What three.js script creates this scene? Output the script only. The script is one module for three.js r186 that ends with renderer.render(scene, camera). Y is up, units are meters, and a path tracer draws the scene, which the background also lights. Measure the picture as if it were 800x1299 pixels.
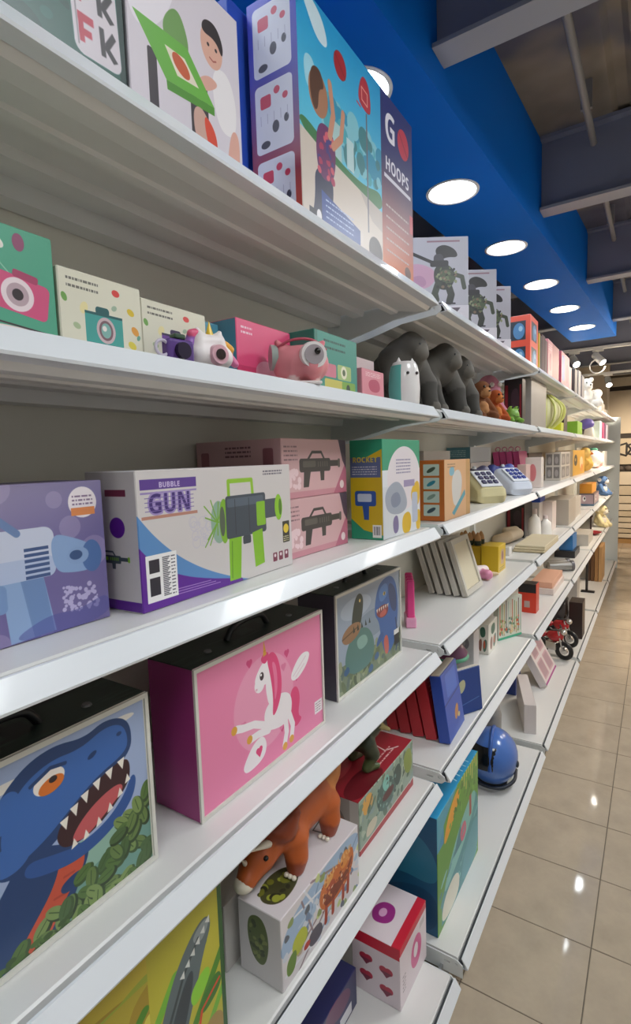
import * as THREE from 'three';
import { mergeGeometries } from 'three/addons/utils/BufferGeometryUtils.js';
import { MarchingCubes } from 'three/addons/objects/MarchingCubes.js';
import { RoundedBoxGeometry } from 'three/addons/geometries/RoundedBoxGeometry.js';
import { RectAreaLightUniformsLib } from 'three/addons/lights/RectAreaLightUniformsLib.js';

// ---------------------------------------------------------------- camera, exposure, large lights
const scene = new THREE.Scene();
scene.background = new THREE.Color(0x000000);
const camera = new THREE.PerspectiveCamera(2 * Math.atan(649.5 / 667.58) * 180 / Math.PI, 800 / 1299, 0.02, 60);
{
  const right = new THREE.Vector3(0.839, -0.032, -0.542).normalize();
  const fwd = new THREE.Vector3(-0.543, -0.098, -0.834).normalize();
  const up = new THREE.Vector3().crossVectors(right, fwd).normalize();
  const r2 = new THREE.Vector3().crossVectors(fwd, up);
  const m = new THREE.Matrix4().makeBasis(r2, up, fwd.clone().negate());
  camera.quaternion.setFromRotationMatrix(m);
  camera.position.set(0, 1.469, 0);
}
const renderer = new THREE.WebGLRenderer({ antialias: true });
renderer.toneMapping = THREE.LinearToneMapping;
renderer.toneMappingExposure = 2.12;
renderer.shadowMap.enabled = true;
RectAreaLightUniformsLib.init();
const COOL = new THREE.Color(0.86, 0.94, 1.0), WARM = new THREE.Color(1.0, 0.84, 0.66);
const DOWN = 12;      // recessed lights in the blue soffit
const AISLE = 4.2;     // twin row over the other side of the aisle
const SPOT = 8;      // track spots at the far end

// ---------------------------------------------------------------- helpers
let seed = 7;
const rnd = () => { seed = (seed * 1664525 + 1013904223) >>> 0; return seed / 4294967296; };
const taken = new Map();
function numbered(n) { const k = taken.get(n) ?? 0; taken.set(n, k + 1); return k ? n + '_' + String(k).padStart(3, '0') : n; }
function shade(o) { o.traverse((c) => { if (c.isMesh) { c.castShadow = true; c.receiveShadow = true; } }); return o; }
function tag(o, label, category, group, kind) { if (label) o.userData.label = label; if (category) o.userData.category = category; if (group) o.userData.group = group; if (kind) o.userData.kind = kind; return o; }
function mesh(name, geo, mat, parent = null) { const m = new THREE.Mesh(geo, mat); m.name = parent ? name : numbered(name); (parent ?? scene).add(m); m.castShadow = m.receiveShadow = true; return m; }
function thing(name, label, category, [x, y, z] = [0, 0, 0], turn = 0, group) { const o = new THREE.Group(); o.name = numbered(name); o.position.set(x, y, z); o.rotation.y = turn; scene.add(o); return tag(o, label, category, group); }
function struct(name, geo, mat) { const m = new THREE.Mesh(geo, mat); m.name = name; m.userData.kind = 'structure'; m.castShadow = m.receiveShadow = true; scene.add(m); return m; }
const std = (c, rough = 0.5, extra = {}) => new THREE.MeshStandardMaterial({ color: c, roughness: rough, ...extra });
const phy = (c, rough = 0.5, extra = {}) => new THREE.MeshPhysicalMaterial({ color: c, roughness: rough, ...extra });
function bx(x0, x1, y0, y1, z0, z1) { const g = new THREE.BoxGeometry(x1 - x0, y1 - y0, z1 - z0); g.translate((x0 + x1) / 2, (y0 + y1) / 2, (z0 + z1) / 2); return g; }
function rb(x0, x1, y0, y1, z0, z1, r = 0.002, s = 2) { const g = new RoundedBoxGeometry(x1 - x0, y1 - y0, z1 - z0, s, r); g.translate((x0 + x1) / 2, (y0 + y1) / 2, (z0 + z1) / 2); return g; }
// polygon in x,y extruded along z from z0 to z1
function prism(pts, z0, z1, holes = []) {
  const s = new THREE.Shape(pts.map(([x, y]) => new THREE.Vector2(x, y)));
  for (const h of holes) s.holes.push(new THREE.Path(h.map(([x, y]) => new THREE.Vector2(x, y))));
  const lo = Math.min(z0, z1), g = new THREE.ExtrudeGeometry(s, { depth: Math.abs(z1 - z0), bevelEnabled: false });
  g.translate(0, 0, lo); return g;
}
function noiseTex(n, fn, srgb = true) {
  const d = new Uint8Array(n * n * 4);
  for (let y = 0; y < n; y++) for (let x = 0; x < n; x++) { const c = fn(x / n, y / n), i = (y * n + x) * 4; d[i] = c[0]; d[i + 1] = c[1]; d[i + 2] = c[2]; d[i + 3] = 255; }
  const t = new THREE.DataTexture(d, n, n); t.wrapS = t.wrapT = THREE.RepeatWrapping; t.magFilter = THREE.LinearFilter; if (srgb) t.colorSpace = THREE.SRGBColorSpace; t.needsUpdate = true; return t;
}
const lat = new Float32Array(65536).map(() => rnd());
function vn(x, y, p) { const xi = Math.floor(x), yi = Math.floor(y), fx = x - xi, fy = y - yi, s = (t) => t * t * (3 - 2 * t), at = (a, b) => lat[((((a % p) + p) % p) * 131 + (((b % p) + p) % p) * 977) & 65535]; const u = s(fx), v = s(fy); return (at(xi, yi) * (1 - u) + at(xi + 1, yi) * u) * (1 - v) + (at(xi, yi + 1) * (1 - u) + at(xi + 1, yi + 1) * u) * v; }
const fbm = (x, y, p, o = 4) => { let s = 0, a = 0.5, q = p; for (let i = 0; i < o; i++) { s += a * vn(x * q, y * q, q); a *= 0.5; q *= 2; } return s; };

// ---------------------------------------------------------------- print atlas (flat print on cartons)
const AT = 2048, atlases = [];
function newAtlas() { const c = document.createElement('canvas'); c.width = c.height = AT; const g = c.getContext('2d'); g.fillStyle = '#888'; g.fillRect(0, 0, AT, AT); g.fillStyle = '#fff'; g.fillRect(0, 0, 16, 16); atlases.push({ c, g, x: 22, y: 2, row: 16 }); }
newAtlas();
function cell(w, h, draw) {
  let a = atlases.at(-1);
  if (a.x + w + 6 > AT) { a.x = 2; a.y += a.row + 6; a.row = 0; }
  if (a.y + h + 6 > AT) { newAtlas(); a = atlases.at(-1); }
  const { g } = a; g.save(); g.translate(a.x, a.y); g.beginPath(); g.rect(-2, -2, w + 4, h + 4); g.clip(); g.lineJoin = 'round'; g.lineCap = 'round';
  draw(g, w, h); g.restore();
  const r = { at: atlases.length - 1, u0: (a.x + 1) / AT, u1: (a.x + w - 1) / AT, v1: 1 - (a.y + 1) / AT, v0: 1 - (a.y + h - 1) / AT };
  a.x += w + 6; a.row = Math.max(a.row, h); return r;
}
const flat = new Map();
function solid(c) { if (!flat.has(c)) flat.set(c, new THREE.Color(c)); return flat.get(c); }
const R = (g, c, x, y, w, h) => { g.fillStyle = c; g.fillRect(x, y, w, h); };
const O = (g, c, x, y, rx, ry = rx, rot = 0) => { g.fillStyle = c; g.beginPath(); g.ellipse(x, y, rx, ry, rot, 0, 7); g.fill(); };
const PG = (g, c, pts) => { g.fillStyle = c; g.beginPath(); pts.forEach(([x, y], i) => (i ? g.lineTo(x, y) : g.moveTo(x, y))); g.closePath(); g.fill(); };
const LN = (g, c, w, pts) => { g.strokeStyle = c; g.lineWidth = w; g.beginPath(); pts.forEach(([x, y], i) => (i ? g.lineTo(x, y) : g.moveTo(x, y))); g.stroke(); };
function CV(g, c, pts) { // closed smooth curve
  g.fillStyle = c; g.beginPath(); const n = pts.length, mid = (a, b) => [(a[0] + b[0]) / 2, (a[1] + b[1]) / 2];
  let m = mid(pts[n - 1], pts[0]); g.moveTo(...m); for (let i = 0; i < n; i++) { m = mid(pts[i], pts[(i + 1) % n]); g.quadraticCurveTo(...pts[i], ...m); } g.closePath(); g.fill();
}
const RR = (g, c, x, y, w, h, r) => { g.fillStyle = c; g.beginPath(); g.roundRect(x, y, w, h, r); g.fill(); };
const GR = (g, x0, y0, x1, y1, ...cs) => { const l = g.createLinearGradient(x0, y0, x1, y1); cs.forEach((c, i) => l.addColorStop(i / (cs.length - 1), c)); return l; };
const TX = (g, c, s, x, y, size, font = 'bold', rot = 0) => { g.save(); g.translate(x, y); g.rotate(rot); g.fillStyle = c; g.font = `${font} ${size}px sans-serif`; g.textAlign = 'center'; g.textBaseline = 'middle'; g.fillText(s, 0, 0); g.restore(); };
// small lines that stand for print too fine to read
function fine(g, c, x, y, w, n, gap, th) { g.fillStyle = c; for (let i = 0; i < n; i++) { let q = x; while (q < x + w) { const l = Math.min(3 + rnd() * 14, x + w - q); g.fillRect(q, y + i * gap, l, th); q += l + 3; } } }
function speck(g, cols, x, y, w, h, n, r0, r1) { for (let i = 0; i < n; i++) O(g, cols[i % cols.length], x + rnd() * w, y + rnd() * h, r0 + rnd() * (r1 - r0), r0 + rnd() * (r1 - r0), rnd() * 3); }
function barcode(g, x, y, w, h) { R(g, '#f2f0ee', x, y, w, h); let q = x + 3; while (q < x + w - 3) { const l = 1 + Math.floor(rnd() * 3); R(g, '#22202a', q, y + 3, l, h - 8); q += l + 1 + Math.floor(rnd() * 3); } }

// chamfered carton: base at y = 0, centred in x and z, +x is the front and +z the near end
const FACES = { front: [0, 1, [2, -1], [1, 1]], back: [0, -1, [2, 1], [1, 1]], top: [1, 1, [2, -1], [0, -1]], bottom: [1, -1, [2, -1], [0, 1]], near: [2, 1, [0, 1], [1, 1]], far: [2, -1, [0, -1], [1, 1]] };
function cartonGeo(dx, dy, dz, faces, c = 0.0012) {
  const H = [dx / 2, dy / 2, dz / 2], pos = [], uv = [], col = [], nor = [], key = (ax, s) => Object.keys(FACES).find((k) => FACES[k][0] === ax && FACES[k][1] === s);
  function put(P, f, face) {
    const [, , [ua, us], [va, vs]] = FACES[face], s = faces[face] ?? faces.all;
    const a = new THREE.Vector3(...P[0]), b = new THREE.Vector3(...P[1]), d = new THREE.Vector3(...P[2]);
    const n = b.clone().sub(a).cross(d.clone().sub(a)).normalize(); let T = P;
    if (n.dot(new THREE.Vector3(...f)) < 0) { T = [P[0], P[2], P[1]]; n.negate(); }
    for (const p of T) {
      pos.push(p[0], p[1] + H[1], p[2]); nor.push(n.x, n.y, n.z);
      const u = THREE.MathUtils.clamp(0.5 + us * p[ua] / (2 * H[ua]), 0, 1), v = THREE.MathUtils.clamp(0.5 + vs * p[va] / (2 * H[va]), 0, 1);
      if (s.u0 !== undefined) { uv.push(s.u0 + (s.u1 - s.u0) * u, s.v0 + (s.v1 - s.v0) * v); col.push(1, 1, 1); } else { uv.push(white.u0, white.v0); const k = solid(s); col.push(k.r, k.g, k.b); }
    }
  }
  const quad = (a, b, d, e, f, face) => { put([a, b, d], f, face); put([a, d, e], f, face); };
  for (const face in FACES) {
    const [ax, s] = FACES[face], [p, q] = [0, 1, 2].filter((i) => i !== ax), mk = (i, j) => { const v = [0, 0, 0]; v[ax] = s * H[ax]; v[p] = i * (H[p] - c); v[q] = j * (H[q] - c); return v; };
    const f = [0, 0, 0]; f[ax] = s; quad(mk(-1, -1), mk(1, -1), mk(1, 1), mk(-1, 1), f, face);
  }
  for (const [a, b, k] of [[0, 1, 2], [0, 2, 1], [1, 2, 0]]) for (const sa of [-1, 1]) for (const sb of [-1, 1]) {
    const A = (t) => { const v = [0, 0, 0]; v[a] = sa * H[a]; v[b] = sb * (H[b] - c); v[k] = t * (H[k] - c); return v; }, B = (t) => { const v = [0, 0, 0]; v[a] = sa * (H[a] - c); v[b] = sb * H[b]; v[k] = t * (H[k] - c); return v; };
    const f = [0, 0, 0]; f[a] = sa; f[b] = sb; quad(A(-1), A(1), B(1), B(-1), f, key(a, sa));
  }
  for (const sx of [-1, 1]) for (const sy of [-1, 1]) for (const sz of [-1, 1]) { const v = (i) => [sx * (H[0] - (i === 0 ? 0 : c)), sy * (H[1] - (i === 1 ? 0 : c)), sz * (H[2] - (i === 2 ? 0 : c))]; put([v(0), v(1), v(2)], [sx, sy, sz], key(0, sx)); }
  const g = new THREE.BufferGeometry();
  g.setAttribute('position', new THREE.Float32BufferAttribute(pos, 3)); g.setAttribute('normal', new THREE.Float32BufferAttribute(nor, 3)); g.setAttribute('uv', new THREE.Float32BufferAttribute(uv, 2)); g.setAttribute('color', new THREE.Float32BufferAttribute(col, 3));
  return g;
}
const white = { u0: 8 / AT, v0: 1 - 8 / AT };
const printMats = [], pmat = (i, gloss) => (printMats[i * 2 + (gloss ? 1 : 0)] ??= { at: i, m: phy(0xffffff, gloss ? 0.4 : 0.55, { vertexColors: true, clearcoat: gloss ? 0.18 : 0, clearcoatRoughness: 0.3 }) }).m;
// carton by its front plane x1, depth d, near z, far z, base y, height h. opt.lean tilts its top to the back, opt.turn turns it about its middle
function carton(name, label, category, x1, d, zn, zf, y, h, faces, opt = {}) {
  let at = 0; for (const k in faces) if (typeof faces[k] === 'object') at = faces[k].at;
  for (const k in faces) if (typeof faces[k] === 'object' && faces[k].at !== at) throw new Error('two atlases on ' + name);
  const g = cartonGeo(d, h, zn - zf, faces, opt.c);
  const m = mesh(name, g, pmat(at, opt.gloss ?? true), opt.parent ?? null);
  m.position.set(x1 - d / 2, y, (zn + zf) / 2);
  if (opt.turn) m.rotation.y = opt.turn;
  if (opt.lean) { m.rotation.z = opt.lean; m.position.y = y + Math.sin(Math.abs(opt.lean)) * d / 2; }
  return tag(m, label, category, opt.group);
}

// smooth body from tapered capsules [ax,ay,az,ra, bx,by,bz,rb, colour]
function blob(bones, { res = 44, k = 0.012, flat: fl = false } = {}) {
  const lo = [1e9, 1e9, 1e9], hi = [-1e9, -1e9, -1e9];
  for (const b of bones) for (const o of [0, 4]) for (let i = 0; i < 3; i++) { lo[i] = Math.min(lo[i], b[o + i] - b[o + 3]); hi[i] = Math.max(hi[i], b[o + i] + b[o + 3]); }
  const half = Math.max(...hi.map((h, i) => h - lo[i])) / 2 * 1.16, cen = lo.map((l, i) => (l + hi[i]) / 2);
  const seg = (b, x, y, z) => { const dx = b[4] - b[0], dy = b[5] - b[1], dz = b[6] - b[2], L = dx * dx + dy * dy + dz * dz; const t = L < 1e-12 ? 0 : Math.min(1, Math.max(0, ((x - b[0]) * dx + (y - b[1]) * dy + (z - b[2]) * dz) / L)); return Math.hypot(x - b[0] - t * dx, y - b[1] - t * dy, z - b[2] - t * dz) - (b[3] + (b[7] - b[3]) * t); };
  const D = (x, y, z) => { let d = 1e9; for (const b of bones) { const e = seg(b, x, y, z), h = Math.max(k - Math.abs(d - e), 0) / k; d = Math.min(d, e) - h * h * k * 0.25; } return d; };
  const mc = new MarchingCubes(res, new THREE.MeshBasicMaterial(), false, false, 60000); mc.isolation = 0;
  for (let z = 0; z < res; z++) for (let y = 0; y < res; y++) for (let x = 0; x < res; x++) mc.field[x + y * res + z * res * res] = -D(cen[0] + (x - res / 2) / (res / 2) * half, cen[1] + (y - res / 2) / (res / 2) * half, cen[2] + (z - res / 2) / (res / 2) * half);
  mc.update();
  const n = mc.count, P = new Float32Array(n * 3), N = new Float32Array(n * 3), Cc = new Float32Array(n * 3), e = half / 400;
  const cols = bones.map((b) => new THREE.Color(b[8] ?? '#888'));
  for (let i = 0; i < n; i++) {
    const x = cen[0] + mc.positionArray[i * 3] * half, y = cen[1] + mc.positionArray[i * 3 + 1] * half, z = cen[2] + mc.positionArray[i * 3 + 2] * half;
    P.set([x, y < 0 && y > -0.012 ? 0.0004 : y, z], i * 3); const g = new THREE.Vector3(D(x + e, y, z) - D(x - e, y, z), D(x, y + e, z) - D(x, y - e, z), D(x, y, z + e) - D(x, y, z - e)).normalize(); N.set([g.x, g.y, g.z], i * 3);
    let best = 1e9, c = cols[0]; bones.forEach((b, j) => { const q = seg(b, x, y, z); if (q < best - 1e-5) { best = q; c = cols[j]; } }); Cc.set([c.r, c.g, c.b], i * 3);
  }
  const g = new THREE.BufferGeometry(); g.setAttribute('position', new THREE.BufferAttribute(P, 3)); g.setAttribute('normal', new THREE.BufferAttribute(N, 3)); g.setAttribute('color', new THREE.BufferAttribute(Cc, 3));
  const a = new THREE.Vector3(), b = new THREE.Vector3(), c = new THREE.Vector3(), s = new THREE.Vector3(); let vote = 0;
  for (let i = 0; i + 2 < n; i += 33 * 3) { a.fromArray(P, i * 3); b.fromArray(P, i * 3 + 3); c.fromArray(P, i * 3 + 6); s.fromArray(N, i * 3); vote += b.sub(a).cross(c.sub(a)).dot(s) > 0 ? 1 : -1; }
  const idx = []; for (let i = 0; i < n; i += 3) vote > 0 ? idx.push(i, i + 1, i + 2) : idx.push(i, i + 2, i + 1);
  g.setIndex(idx); return g;
}
const TOY = phy(0xffffff, 0.45, { vertexColors: true, clearcoat: 0.2, clearcoatRoughness: 0.3 });
const PLUSH = phy(0xffffff, 0.95, { vertexColors: true, sheen: 0.5, sheenRoughness: 0.6 });
const ball = (r, x, y, z, sx = 1, sy = 1, sz = 1, n = 20) => { const g = new THREE.SphereGeometry(r, n, Math.round(n * 0.7)); g.scale(sx, sy, sz); g.translate(x, y, z); return g; };
const tube = (pts, r, n = 8) => new THREE.TubeGeometry(new THREE.CatmullRomCurve3(pts.map((p) => new THREE.Vector3(...p))), Math.max(8, pts.length * 6), r, n);
const cyl = (r0, r1, h, x, y, z, n = 24) => { const g = new THREE.CylinderGeometry(r1, r0, h, n); g.translate(x, y + h / 2, z); return g; };

// ---------------------------------------------------------------- room
const wallMat = std(0x8f8c86, 0.85);
struct('wall_left', bx(-2.6, -2.5, 0, 3.1, -9.8, 2.8), std(0x5d5c5a, 0.9));
struct('wall_right', bx(1.45, 1.55, 0, 3.1, -9.8, 2.8), std(0xc2bfb9, 0.85));
struct('wall_back', bx(-2.6, 1.55, 0, 3.1, 2.7, 2.8), std(0xd4d1cb, 0.85));
struct('wall_far', bx(-2.6, 1.55, 0, 3.1, -9.8, -9.72), std(0xb7a48c, 0.85));
{ // roof deck of ribbed sheet, each rib real
  const prof = []; const x0 = -2.6, x1 = 1.55; prof.push([x0, 3.1], [x0, 2.9]);
  for (let x = x0; x < x1 - 0.5; x += 0.5) prof.push([x + 0.4, 2.9], [x + 0.42, 2.918], [x + 0.46, 2.918], [x + 0.48, 2.9]);
  prof.push([x1, 2.9], [x1, 3.1]);
  const t = noiseTex(256, (u, v) => { const a = fbm(u, v, 5), b = fbm(u + 0.3, v + 0.7, 24, 3), w = THREE.MathUtils.smoothstep(a, 0.5, 0.62); const k = 0.86 + 0.28 * b; return [k * (96 + 40 * w), k * (95 + 30 * w), k * (106 + 4 * w)]; });
  t.repeat.set(0.4, 0.4);
  struct('ceiling', prism(prof, -9.8, 2.8), std(0xffffff, 0.7, { map: t }));
}
// floor: tiles 0.2985 m, joint recessed
{
  const grout = struct('floor', bx(-2.6, 1.55, -0.1, -0.0016, -9.8, 2.8), std(0x6b6154, 0.9));
  const T = 0.2985, gap = 0.0032, xj = -0.128, zj = -1.62;
  const tone = (s) => { const t = noiseTex(128, (u, v) => { const a = fbm(u + s, v + s * 2, 4), b = fbm(u, v + s, 32, 2), k = 0.93 + 0.12 * a + 0.03 * b; return [184 * k, 169 * k, 149 * k]; }); return phy(0xffffff, 0.05, { map: t, ior: 1.5 }); };
  const mats = [0.1, 0.37, 0.73].map(tone);
  const tileG = (() => { const w = T - gap, c = 0.0015, s = new THREE.Shape([[-w / 2 + c, -w / 2 + c], [w / 2 - c, -w / 2 + c], [w / 2 - c, w / 2 - c], [-w / 2 + c, w / 2 - c]].map(([x, y]) => new THREE.Vector2(x, y))); const g = new THREE.ExtrudeGeometry(s, { depth: 0.008, bevelEnabled: true, bevelSize: c, bevelThickness: 0.0006, bevelSegments: 1 }); g.rotateX(-Math.PI / 2); g.computeBoundingBox(); g.translate(0, -g.boundingBox.max.y, 0); const uv = g.attributes.uv; for (let i = 0; i < uv.count; i++) uv.setXY(i, uv.getX(i) / T + 0.5, uv.getY(i) / T + 0.5); return g; })();
  const rest = [];
  for (let i = -8; i <= 7; i++) for (let j = -5; j <= 27; j++) {
    const x = xj + (i + 0.5) * T, z = zj - (j - 0.5) * T; if (x < -2.45 || x > 1.3 || z < -9.6) continue;
    if (i >= -2 && i <= 2 && z < 0) { const m = mesh('tile', tileG, mats[(i * 7 + j * 3 + 90) % 3], grout); m.position.set(x, 0, z); m.rotation.y = ((i + j * 2 + 80) % 4) * Math.PI / 2; } else { const g = tileG.clone(); g.translate(x, 0, z); rest.push(g); }
  }
  const m = mesh('tile_field', mergeGeometries(rest), mats[0], grout); m.userData.kind = 'stuff';
}

// ---------------------------------------------------------------- blue soffit with recessed lights, steel beams, pipes
const soffitBlue = phy(new THREE.Color(0.001, 0.16, 0.68), 0.6, { specularIntensity: 0.25 });
{
  const p0 = new THREE.Vector2(-0.655, 2.6), dir = new THREE.Vector2(0.0503, -1).normalize(); // runs nearly along the shelves
  const L = 8.3, yaw = Math.atan2(-dir.x, -dir.y);
  const s = new THREE.Group(); s.name = 'trim_1'; s.userData.kind = 'structure'; s.userData.label = 'blue painted soffit running above the shelves'; scene.add(s);
  // centre line passes (-0.705,-2.14); built in place
  const cx = -0.705 + 0.0503 * (2.14 - 2.6 + 5.2 - 0.7), A = (t) => ({ x: -0.705 + 0.0503 * (t - 2.14), z: -t });
  const a = A(-2.6), b = A(5.62), len = Math.hypot(a.x - b.x, a.z - b.z), g = new THREE.Group();
  const mid = { x: (a.x + b.x) / 2, z: (a.z + b.z) / 2 };
  const body = (x0, x1, y0, y1, nm) => { const m = new THREE.Mesh(bx(x0, x1, y0, y1, -len / 2, len / 2), soffitBlue); m.name = nm; m.position.set(mid.x, 0, mid.z); m.rotation.y = -0.0503; m.castShadow = m.receiveShadow = true; s.add(m); };
  // underside board with round cut-outs for the lights
  const zs = [2.142, 2.858, 3.59, 4.30, 5.02, 1.42, 0.70, -0.02, -0.74, -1.46];
  const sh = new THREE.Shape([[-0.185, -len / 2], [0.185, -len / 2], [0.185, len / 2], [-0.185, len / 2]].map(([x, y]) => new THREE.Vector2(x, y)));
  for (const t of zs) { const q = A(t), dz = q.z - mid.z, h = new THREE.Path(); h.absarc(0, -dz, 0.094, 0, Math.PI * 2); sh.holes.push(h); }
  const ug = new THREE.ExtrudeGeometry(sh, { depth: 0.012, bevelEnabled: false, curveSegments: 40 }); ug.rotateX(-Math.PI / 2); ug.translate(0, 2.5, 0);
  const um = new THREE.Mesh(ug, soffitBlue); um.name = 'underside_board'; um.position.set(mid.x, 0, mid.z); um.rotation.y = -0.0503; um.castShadow = um.receiveShadow = true; s.add(um);
  body(0.173, 0.185, 2.512, 2.9, 'fascia_board'); body(-0.185, -0.173, 2.512, 2.9, 'fascia_board'); 
  const e = new THREE.Mesh(bx(-0.173, 0.173, 2.512, 2.9, -0.006, 0.006), soffitBlue); e.name = 'end_board'; e.position.set(b.x, 0, b.z + 0.006); e.rotation.y = -0.0503; e.castShadow = e.receiveShadow = true; s.add(e);
  // lights
  const rim = std(0xf2f4f6, 0.4), glow = new THREE.MeshStandardMaterial({ color: 0xffffff, emissive: new THREE.Color(0.93, 0.97, 1), emissiveIntensity: 7, roughness: 0.6 });
  const rimG = new THREE.LatheGeometry([[0.088, 0.012], [0.0885, -0.002], [0.093, -0.004], [0.101, -0.003], [0.102, 0.0], [0.0935, 0.0004]].map(([x, y]) => new THREE.Vector2(x, y)), 48), discG = new THREE.CylinderGeometry(0.088, 0.088, 0.004, 48);
  const names = ['recessed round ceiling light above the white figure boxes', 'second recessed round light from the figure boxes', 'middle round light of the blue soffit row', 'round light next to last before the soffit end', 'last round light at the far end of the blue soffit'];
  zs.forEach((t, i) => {
    const q = A(t), o = thing('recessed_light', names[i] ?? 'round recessed light of the blue soffit behind the viewpoint', 'ceiling light', [q.x, 2.4995, q.z], 0, 'round lights in the blue soffit');
    mesh('rim', rimG, rim, o); const d = mesh('diffuser', discG, glow, o); d.position.y = 0.003;
    const l = new THREE.RectAreaLight(COOL, DOWN, 0.155, 0.155); l.position.set(q.x, 2.493, q.z); l.lookAt(q.x, 0, q.z); l.castShadow = true; scene.add(l);
  });
}
{ // steel beams across the aisle, I section
  const steel = std(0x83879a, 0.6), flange = std(0x9ea0a8, 0.6);
  const zb = [0.9, -0.3, -1.52, -2.74, -4.0, -5.3, -6.6, -7.9, -9.1];
  zb.forEach((z, i) => {
    const x0 = z > -5.7 ? -0.5 + 0.0503 * (-z - 2.14) - 0.017 : -2.5;
    const h = 2.58, o = thing('steel_beam', 'grey steel I beam under the roof deck beside the blue soffit', 'beam', [0, 0, 0], 0, 'steel beams under the roof deck');
    mesh('web', bx(x0, 1.45, h + 0.01, 2.9, z - 0.035, z - 0.02), steel, o); mesh('lower_flange', bx(x0, 1.45, h, h + 0.012, z - 0.075, z + 0.02), flange, o); mesh('upper_flange', bx(x0, 1.45, 2.885, 2.9, z - 0.075, z + 0.02), steel, o);
    if (z > -5.7 && z < -0.0) { const x2 = x0 - 0.37; const l = thing('steel_beam', '', 'beam', [0, 0, 0], 0, 'steel beams under the roof deck'); mesh('web', bx(-2.5, x2, h + 0.01, 2.9, z - 0.035, z - 0.02), steel, l); mesh('lower_flange', bx(-2.5, x2, h, h + 0.012, z - 0.075, z + 0.02), flange, l); tag(l, 'grey steel I beam under the roof deck beside the blue soffit'); }
  });
}

{ // conduit running along the aisle between the beams
  const m = std(0x8c8a88, 0.5), zb = [-1.6, -2.72, -2.82, -3.98, -4.08, -5.28, -5.38, -6.58];
  for (let i = 0; i < zb.length; i += 2) { const o = thing('conduit', 'thin grey conduit pipe between two steel beams', 'pipe', [0, 0, 0], 0, 'conduit pipes under the roof'); const g = new THREE.CylinderGeometry(0.014, 0.014, zb[i] - zb[i + 1], 12); g.rotateX(Math.PI / 2); g.translate(-0.27, 2.8, (zb[i] + zb[i + 1]) / 2); mesh('pipe', g, m, o); for (const q of [0.25, 0.75]) mesh('clip', bx(-0.29, -0.25, 2.795, 2.9, zb[i] + (zb[i + 1] - zb[i]) * q - 0.008, zb[i] + (zb[i + 1] - zb[i]) * q + 0.008), m, o); }
}
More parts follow.
